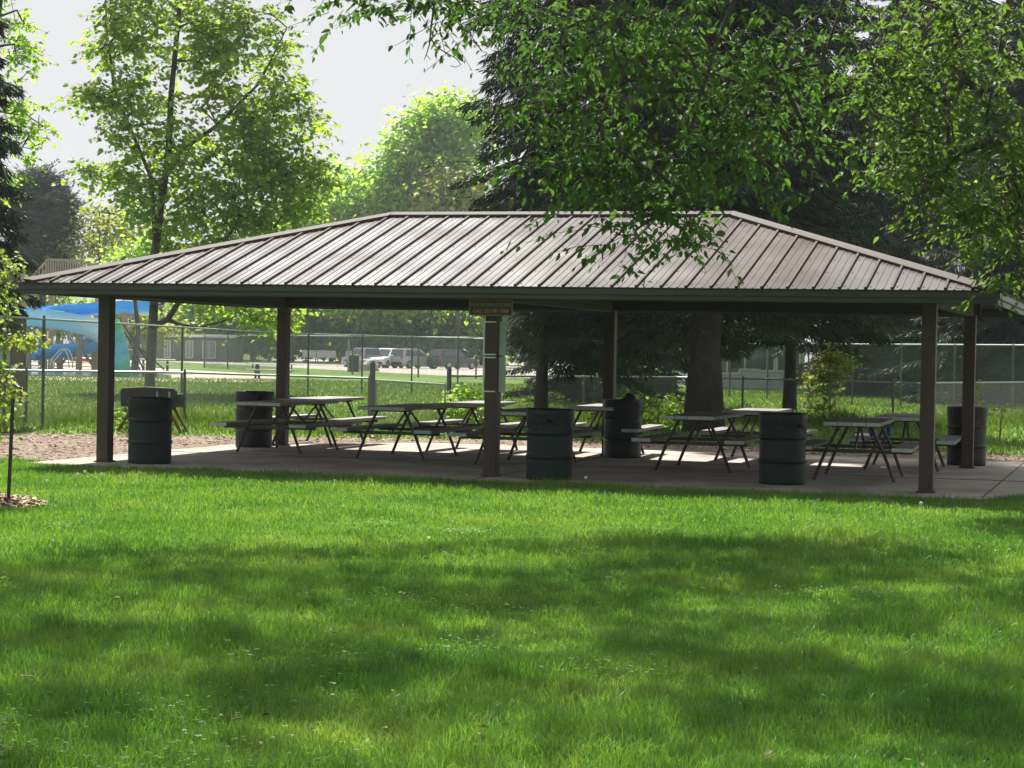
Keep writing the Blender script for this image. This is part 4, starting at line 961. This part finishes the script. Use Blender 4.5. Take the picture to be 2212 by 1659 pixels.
# dandelion clocks
dand = [(101, 1057, 'white dandelion clock nearest the stake'), (168, 1042, 'lower white dandelion clock of the close pair left of the shelter'), (183, 1035, 'upper white dandelion clock of the close pair left of the shelter'), (220, 1041, 'white dandelion clock in front of the left front post'), (1265, 1047, 'white dandelion clock near the middle front drum'), (1989, 1106, 'white dandelion clock on the lawn in front of the right front post')]
for x, y, lab in dand:
    p = gnd(x, y+7, GZ); t = thing('dandelion', lab, 'dandelion', (p[0], p[1], GZ), 0, 'dandelion clocks on the lawn')
    rr = random.Random(x); b = MB(); b.tube([(0, 0, 0), (.005, 0, .06), (.0, 0, .115)], .0025, 5); b.build('stem', MT['stem'], t)
    b = MB()
    for i in range(120):
        v = Vector((rr.gauss(0, 1), rr.gauss(0, 1), rr.gauss(0, 1))).normalized(); c = Vector((0, 0, .125)); b.bar(c, c+v*.017, .0012, .0012); u = v.orthogonal().normalized()*.005; q = v.cross(u)
        b.add([c+v*.017+u, c+v*.019+q, c+v*.017-u, c+v*.019-q], [(0, 1, 2, 3)])
    b.build('seed_head', MT['fluff'], t)

# ------------------------------------------------------------------ pool side: slide, platform, climbing wall, tables, handrail
Yw = 122
ws = thing('water_slide', 'blue winding water slide on tan timber supports behind the pool fence', 'water slide', (at(150, 800, Yw)[0], Yw, 0)); WO = np.array([at(150, 800, Yw)[0], Yw, 0])
def flume(name, path, m_in, m_out, r=.62, parent=ws, closed=False):
    P = [np.array(p)-WO for p in path]; P = subdiv(P, .5); n = 10; vs = []; fs = []; 
    for i, p in enumerate(P):
        d = P[min(i+1, len(P)-1)]-P[max(i-1, 0)]; d = d/np.linalg.norm(d); s_ = np.cross(d, [0, 0, 1]); s_ /= np.linalg.norm(s_)
        for rr_ in (r, r+.06):
            for k in range(n+1):
                a = math.pi*(1+k/n) if not closed else 2*math.pi*k/n
                vs.append(p+s_*math.cos(a)*rr_+np.array([0, 0, 1])*math.sin(a)*rr_*1.15)
    M_ = 2*(n+1)
    b = MB(); fin = []; fou = []; rim = []
    for i in range(len(P)-1):
        for k in range(n):
            a = i*M_+k; fin.append((a, a+1, a+1+M_, a+M_)); a += n+1; fou.append((a+M_, a+1+M_, a+1, a))
        for k in (0, n):
            a = i*M_+k; rim.append((a, a+M_, a+M_+n+1, a+n+1))
    b.add(vs, fin, 0); b.add([], [], 0)
    b.f += fou; b.mi += [1]*len(fou); b.f += rim; b.mi += [0]*len(rim)
    o = b.build(name, [m_in, m_out], parent, 0, True); return o
# upper run, near run sweeping right, lower bowl
flume('flume', [at(335, 652, Yw+4), at(260, 650, Yw+4), at(170, 656, Yw+3), at(95, 662, Yw+1.5), at(50, 668, Yw-.5)], MT['slideA'], MT['slideA'])
flume('flume', [at(38, 664, Yw-1.2), at(80, 667, Yw-2.5), at(140, 674, Yw-3), at(190, 688, Yw-2.2), at(222, 706, Yw), at(215, 724, Yw+2.4), at(170, 736, Yw+3.2)], MT['slideC'], MT['slideB'], .86)
flume('flume', [at(205, 728, Yw+1), at(160, 742, Yw+.5), at(110, 744, Yw), at(75, 748, Yw-1)], MT['slideC'], MT['slideA'], .7)
for (x, yt, dY) in ((172, 700, 0), (62, 690, -.6), (130, 735, 2), (270, 668, 4), (205, 738, 1.5), (96, 690, 1.8)):
    p = at(x, yt, Yw+dY)-WO; b = MB(); b.bar((p[0], p[1], -.1), (p[0], p[1], p[2]), .32, .32); b.bar((p[0]-.8, p[1], p[2]-.5), (p[0], p[1], p[2]-1.6), .14, .14, (0, 1, 0)); b.bar((p[0]+.8, p[1], p[2]-.5), (p[0], p[1], p[2]-1.6), .14, .14, (0, 1, 0)); b.bar((p[0]-.9, p[1]+.0, p[2]-.42), (p[0]+.9, p[1], p[2]-.42), .18, .18)
    b.build('support_post', MT['tan'], ws)
# stair platform
Yp = 130; a0 = at(110, 604, Yp)-WO; a1 = at(215, 604, Yp)-WO
b = MB(); b.box(((a0[0]+a1[0])/2, Yp-WO[1], a0[2]-.1), (a1[0]-a0[0], 3, .2)); b.build('platform', MT['tan'], ws)
b = MB(); hh = 1.2; nn = 20
for i in range(nn+1):
    x = a0[0]+(a1[0]-a0[0])*i/nn; b.box((x, Yp-WO[1]-1.45, a0[2]+hh/2), (.09, .05, hh))
b.bar((a0[0], Yp-WO[1]-1.5, a0[2]+hh), (a1[0], Yp-WO[1]-1.5, a0[2]+hh), .1, .12); b.build('railing', MT['tan'], ws)
b = MB()
st0 = at(58, 660, Yp)-WO
for dz in (0, .55, 1.1): b.bar((st0[0], Yp-WO[1]-1.4, st0[2]+dz), (a0[0], Yp-WO[1]-1.4, a0[2]+dz), .1, .12)
for i in range(8):
    u = i/7; b.box((st0[0]+(a0[0]-st0[0])*u, Yp-WO[1]-.9, st0[2]+(a0[2]-st0[2])*u), (.35, 1.0, .06)); b.box((st0[0]+(a0[0]-st0[0])*u, Yp-WO[1]-1.4, st0[2]+(a0[2]-st0[2])*u+.55), (.07, .05, 1.1))
b.build('stairs', MT['tan'], ws)
for x in (52, 112, 212):
    p = at(x, 604, Yp)-WO; b = MB(); b.box((p[0], Yp-WO[1], (a0[2])/2-.15), (.3, .3, a0[2])); b.build('support_post', MT['tan'], ws)
b = MB(); pA = at(47, 585, Yw-3)-WO; pB = at(68, 662, Yw-3)-WO; b.bar(pA, pB, .28, .2, (0, 1, 0)); pA = at(62, 640, Yw-3.4)-WO; pB = at(80, 668, Yw-3.4)-WO; b.bar(pA, pB, .22, .2, (0, 1, 0)); b.build('timber_strut', MT['tan'], ws)
p = at(168, 604, Yp-2)-WO
b = MB(); b.tube([(p[0]-.3, p[1], p[2]-.3), (p[0]-.2, p[1], p[2]+.25), (p[0]+.25, p[1], p[2]+.35), (p[0]+.6, p[1], p[2]-.1)], .32, 10); b.build('slide_entry', MT['slideA'], ws, 0, True)

# climbing wall
Yc = 101
pb0, pb1 = at(247, 812, Yc), at(285, 813, Yc); ptp = at(256, 690, Yc)
cw = thing('climbing_wall', 'tapering blue and green climbing wall propped beside the pool', 'climbing wall', (pb1[0], Yc, 0))
zt_ = ptp[2]; b = MB()
xl = pb0[0]-pb1[0]-.55
prof = [(xl, 0), (0, 0), (-.14, 1.0), (-.30, 1.8), (-.52, 2.5), (ptp[0]-pb1[0], zt_), (xl+.4, zt_-.1)]
b.prism(prof, .25, Matrix.Rotation(R(90), 4, 'X')); b.build('panel', MT['climb'], cw, .03)
b = MB()
for i in range(14):
    rr = random.Random(i); x = rr.uniform(xl+.2, -.45); z = rr.uniform(.3, zt_-.5); b.box((x, -.30, z), (.14, .1, .1), rr.random())
b.build('hold', MT['climb'], cw, .03)
for (x0, z0, x1, z1) in ((-.62, zt_-.1, 1.15, .0), (-.45, 2.2, .65, 0), (-.1, 1.0, .5, 0), (-.4, zt_-.8, 1.5, .35)):
    b = MB(); b.tube([(x0, .3, z0), (x1, .6, z1)], .045, 6); b.build('prop', MT['black'], cw)

# picnic tables on the pool lawn
far_t = [(gnd(333, 803), 1.45, 'dark picnic table by the pool behind the maple trunk'), (gnd(584, 817), 1.6, 'dark picnic table on the pool lawn behind the rear left post')]
fp = None
for p, a, lab in far_t:
    if fp is None:
        fp = o = thing('pool_picnic_table', lab, 'picnic table', group='picnic tables on the pool lawn')
        L = 2.3; b = MB(); b.box((0, L/2, .75), (.78, L, .06)); b.build('tabletop', MT['white'], o, .01)
        for sx in (-1, 1):
            b = MB(); b.box((sx*.68, L/2, .45), (.3, L, .06)); b.build('seat', MT['tableend'], o, .01)
        for y in (.45, L-.45):
            for sx in (-1, 1):
                b = MB(); b.bar((sx*.22, y, .72), (sx*.6, y, 0), .14, .1, (0, 1, 0)); b.build('leg', MT['black'], o)
            b = MB(); b.bar((-.8, y, .4), (.8, y, .4), .1, .1); b.build('cross_bar', MT['black'], o)
    else: o = copy_tree(fp)
    o.location = (p[0]-1.15, p[1]+.3, GZ); o.rotation_euler = (0, 0, -a); o['label'] = lab
# pool handrail
Yh = 118; hr_ = thing('pool_handrail', 'pair of white pool handrails at the water edge', 'handrail', at(158, 795, Yh)); HO = np.array(at(158, 795, Yh))
for dx, dy in ((0, 0), (8, -.5)):
    b = MB(); b.tube([at(x+dx, y, Yh+dy)-HO for x, y in ((108, 795), (110, 778), (128, 757), (134, 753), (142, 758), (148, 772), (149, 795))], .035, 8); b.build('rail', MT['white'], hr_, 0, True)
b = MB(); b.tube([at(x, y, 135) for x, y in ((152, 776), (185, 777), (220, 779), (240, 781))], .14, 8)
tag(b.build('lane_float', MT['red']), 'red float line lying on the far pool deck', 'float line')
b = MB(); rr = random.Random(4)
for i in range(9): b.lathe([(.55, 0), (.62, .4), (.45, .8), (.1, .95)], 9, tuple(at(160+i*9, 778, 142)-np.array([0, 0, 0])), lambda a, k: rr.uniform(-.1, .1))
tag(b.build('covered_loungers', MT['panel'], None, 0, True), 'row of pale covered loungers on the far pool deck', 'loungers', kind='stuff')

# ------------------------------------------------------------------ buildings
def building(name, label, x0, x1, ytop, Y, depth, wall, cat='building', roofm='darkroof', wins=(), overh=.4, rise=.9):
    a = at(x0, ytop, Y); c = at(x1, ytop, Y); zt = max(a[2], c[2]); Wd = c[0]-a[0]
    t = thing(name, label, cat, ((a[0]+c[0])/2, Y, GZ))
    b = MB(); b.box((0, depth/2, zt/2), (Wd, depth, zt)); w_ = b.build('wall', MT[wall], t)
    b = MB(); e = overh
    b.add([(-Wd/2-e, -e, zt), (Wd/2+e, -e, zt), (Wd/2+e, depth+e, zt), (-Wd/2-e, depth+e, zt), (-Wd/2-e, depth/2, zt+rise), (Wd/2+e, depth/2, zt+rise)], [(0, 1, 5, 4), (2, 3, 4, 5), (0, 4, 3), (1, 2, 5), (3, 2, 1, 0)])
    b.box((0, -e-.03, zt-.06), (Wd+2*e, .05, .2)); b.build('roof', MT[roofm], t)
    for (u, zc, ww, hh_, m) in wins:
        x = -Wd/2+u*Wd; b = MB(); b.box((x, -.03, zc), (ww+.16, .06, hh_+.16)); f = b.build('window', MT['white'], t); b = MB(); b.box((x, -.066, zc), (ww, .02, hh_)); b.box((x, -.08, zc), (.05, .02, hh_), mi=1); b.build('pane', [MT[m], MT['white']], f)
    return t
building('pool_house', 'long low grey pool building behind the fence', 262, 500, 730, 205, 9, 'greywall', wins=((.42, 1.2, .5, 1.6, 'panel'), (.62, 1.2, .6, 1.6, 'panel'), (.80, 1.2, 1.2, 1.6, 'panel'), (.12, 1.5, 1.2, .8, 'glass')), rise=.35)
building('white_house', 'white house with large windows glimpsed between the spruce trunks', 1500, 1740, 700, 98, 8, 'siding', 'house', wins=((.30, 1.55, 1.1, 1.5, 'glass'), (.46, 1.65, 1.5, 1.3, 'glass'), (.66, 1.55, .6, 1.2, 'glass'), (.85, 1.5, 1.0, 1.1, 'glass')), rise=1.4)
b = MB(); a = at(-40, 905, 62); a1_ = at(50, 725, 62)
bt = thing('brick_pier', 'brown brick pool entrance wall at the left edge', 'brick wall', (a1_[0], 62, GZ))
b = MB(); b.box((-1.2, .2, 1.2), (2.4, .4, 2.4)); b.build('wall', MT['brick'], bt)
b = MB(); b.box((-.75, -.03, 1.25), (.75, .05, .75)); b.build('notice_panel', MT['panel'], bt)
b = MB(); b.box((-1.2, .2, 2.43), (2.5, .5, .06)); b.build('coping', MT['galvdark'], bt)
# white signs / vans glimpsed across the lot
for x, lab in ((668, 'pale banner across the lot, left of the far pair'), (705, 'pale banner across the lot, middle and widest'), (758, 'small white board across the lot near the blue car')):
    p = at(x, 783, 215); b = MB(); wv = {668: 1.4, 705: 2.0, 758: 1.1}[x]; b.box((0, 0, .95), (wv, .06, .75)); t = thing('banner', lab, 'banner', (p[0], 215, GZ), 0, 'pale boards across the lot'); b.build('board', MT['white'], t)
    b = MB(); b.box((-wv/2+.05, .05, .4), (.08, .04, .9)); b.build('leg', MT['galvdark'], t); b = MB(); b.box((wv/2-.05, .05, .4), (.08, .04, .9)); b.build('leg', MT['galvdark'], t)
# boulder, bin and bollard at the lot edge
p = gnd(792, 802, GZ); rr = random.Random(2); b = MB(); b.lathe([(.8, 0), (.85, .2), (.8, .5), (.5, .8), (.05, .9)], 12, wob=lambda i, k: rr.uniform(-.18, .18)); o = b.build('boulder', MT['stone']); o.location = (p[0], p[1], GZ); tag(o, 'pale boulder in front of the parked cars', 'boulder')
p = gnd(764, 803, GZ); b = MB(); b.box((0, 0, .55), (.7, .6, 1.1)); b.box((0, 0, 1.13), (.76, .66, .07)); o = b.build('dark_bin', MT['black'], None, .03); o.location = (p[0], p[1], GZ); tag(o, 'dark square bin left of the boulder', 'bin')
p = gnd(752, 803, GZ); b = MB(); b.tube([(0, 0, 0), (0, 0, 2.2)], .06, 8); o = b.build('light_pole', MT['panel']); o.location = (p[0], p[1], GZ); tag(o, 'pale post beside the dark bin', 'post')

# ------------------------------------------------------------------ parked cars
def car(label, x, y, rz, paint, L=4.5, suv=True, group='cars parked in the lot'):
    p = gnd(x, y, GZ); t = thing('parked_car', label, 'car', (p[0], p[1], GZ+.006), rz, group)
    Wd, H = 1.82, (1.68 if suv else 1.5)
    low = [(-L/2, .38), (-L/2+.05, .28), (L/2-.1, .26), (L/2, .42), (L/2-.02, .70), (L/2-.25, .86), (L*.19, .98), (-L/2+.12, 1.02), (-L/2, .9)]
    b = MB(); n = len(low); vs = []
    for yy, k in ((-Wd/2, .0), (-Wd/2+.10, 1), (Wd/2-.10, 1), (Wd/2, 0)):
        for (a, z) in low: vs.append((a*(.985 if k == 0 else 1), yy, z*(.97 if k == 0 and z > .6 else 1)))
    fs = [tuple(range(n)), tuple(range(4*n-1, 3*n-1, -1))]
    for j in range(3):
        for i in range(n): fs.append((j*n+i, (j+1)*n+i, (j+1)*n+(i+1) % n, j*n+(i+1) % n))
    b.add(vs, fs); body = b.build('body', paint, t, .04, True)
    rear = -L/2+.12 if suv else -L/2+.5
    gh = [(rear, 1.0), (L*.21, .98), (L*.03, H-.06), (-.1*L, H), (rear+.28, H-.05)]
    b = MB(); vs = []
    for yy, k in ((-Wd/2+.06, 0), (Wd/2-.06, 0)):
        for (a, z) in gh: vs.append((a, yy*(1 if z < 1.2 else .84), z))
    n = 5; fs = [(0, 1, 2, 3, 4), (9, 8, 7, 6, 5)]+[(i, i+5, (i+1) % 5+5, (i+1) % 5) for i in range(5)]
    b.add(vs, fs); cab = b.build('cabin', paint, t, .03)
    # glazing stands a little proud of the cabin
    def lerp(a, c, u): return tuple(a[i]+(c[i]-a[i])*u for i in range(3))
    for sy in (-1, 1):
        b = MB(); ya, yb = sy*(Wd/2-.035), sy*(Wd/2-.06)*.84+sy*.03
        for (u0, u1) in ((.06, .5), (.54, .93)):
            xa0 = rear+.1+(L*.21-.15-rear-.1)*u0; xa1 = rear+.1+(L*.21-.15-rear-.1)*u1
            xb0 = rear+.36+(L*.03-.05-rear-.36)*u0; xb1 = rear+.36+(L*.03-.05-rear-.36)*u1
            q = [(xa0, ya, 1.05), (xa1, ya, 1.05), (xb1, yb, H-.14), (xb0, yb, H-.14)]; q2 = [(a_, c_-sy*.03, d_) for a_, c_, d_ in q]
            b.add(q+q2, [(0, 1, 2, 3), (7, 6, 5, 4), (0, 4, 5, 1), (1, 5, 6, 2), (2, 6, 7, 3), (3, 7, 4, 0)])
        b.build('side_window', MT['glass'], cab)
    for nm, A_, B_ in (('windscreen', (L*.21-.03, .98), (L*.03+.05, H-.09)), ('rear_window', (rear-.02, 1.08), (rear+.25, H-.10))):
        b = MB(); a_ = (A_[0]+(.015 if nm[0] == 'w' else -.015)); c_ = B_[0]+(.015 if nm[0] == 'w' else -.015)
        q = [(a_, -.72, A_[1]+.03), (a_, .72, A_[1]+.03), (c_, .62, B_[1]), (c_, -.62, B_[1])]; dd = -.03 if nm[0] == 'w' else .03; q2 = [(x_+dd, y_, z_) for x_, y_, z_ in q]
        b.add(q+q2, [(0, 1, 2, 3), (7, 6, 5, 4), (0, 4, 5, 1), (1, 5, 6, 2), (2, 6, 7, 3), (3, 7, 4, 0)]); b.build(nm, MT['glass'], cab)
    for xx in (-L*.31, L*.31):
        for sy in (-1, 1):
            M4 = Matrix.Translation((xx, sy*(Wd/2-.10), .34)) @ Matrix.Rotation(R(90), 4, 'X')
            def lat(prof):
                b_ = MB(); b_.lathe(prof, 20); b_.v = [tuple(M4 @ Vector(v)) for v in b_.v]; return b_
            wl = lat([(.20, -.12), (.33, -.11), (.34, -.06), (.34, .06), (.33, .11), (.20, .12)]).build('wheel', MT['tyre'], t, 0, True)
            lat([(.05, -.13), (.21, -.125), (.215, .125), (.05, .13)]).build('rim', MT['rim'], wl)
    for sy in (-1, 1):
        b = MB(); b.box((L/2-.06, sy*.68, .72), (.14, .34, .13)); b.build('headlight', MT['white'], t, .02)
        b = MB(); b.box((-L/2+.02, sy*.74, .95), (.12, .18, .34)); b.build('taillight', MT['red'], t, .02)
    b = MB(); b.box((L/2-.02, 0, .42), (.12, 1.6, .2)); b.build('bumper', MT['black'], t, .03)
    b = MB(); b.box((-L/2+.02, 0, .42), (.12, 1.6, .2)); b.build('bumper', MT['black'], t, .03)
    for sy in (-1, 1):
        b = MB(); b.box((L*.16, sy*(Wd/2+.06), 1.05), (.12, .2, .14)); b.build('mirror', paint, t, .02)
    return t
pb_ = mat('pale_blue_car_paint', (.28, .34, .48), (.26, .32, .46), 1, .25, metal=.2, coat=.6); pw = mat('white_car_paint', (.70, .70, .70), (.68, .68, .68), 1, .3, coat=.6); ps = mat('silver_car_paint', (.42, .44, .45), (.40, .42, .43), 1, .28, metal=.2, coat=.6); pk = mat('dark_car_paint', (.035, .04, .055), (.03, .035, .05), 1, .25, coat=.7)
car('pale blue parked hatchback, leftmost of the row', 782, 794, R(122), pb_, 4.2)
car('white parked SUV facing the camera beside the silver car', 832, 795, R(-112), pw, 4.6)
car('silver parked wagon with its nose to the right', 893, 796, R(50), ps, 4.6)
car('dark parked SUV at the right end of the row, tail to the camera', 978, 797.5, R(48), pk, 4.6)

# ------------------------------------------------------------------ air
hb = MB(); hb.box((0, 280, 14), (720, 660, 32)); hz = hb.build('haze', None)
hm, hnt, hout = nodes('haze_air'); hv = N(hnt, 'ShaderNodeVolumePrincipled'); hv.inputs['Density'].default_value = .00022; hv.inputs['Color'].default_value = (.86, .93, 1, 1); hv.inputs['Anisotropy'].default_value = .3
hnt.links.new(hv.outputs[0], hout.inputs['Volume']); hz.data.materials.append(hm); tag(hz, 'thin bright haze over the park', 'haze', kind='stuff')
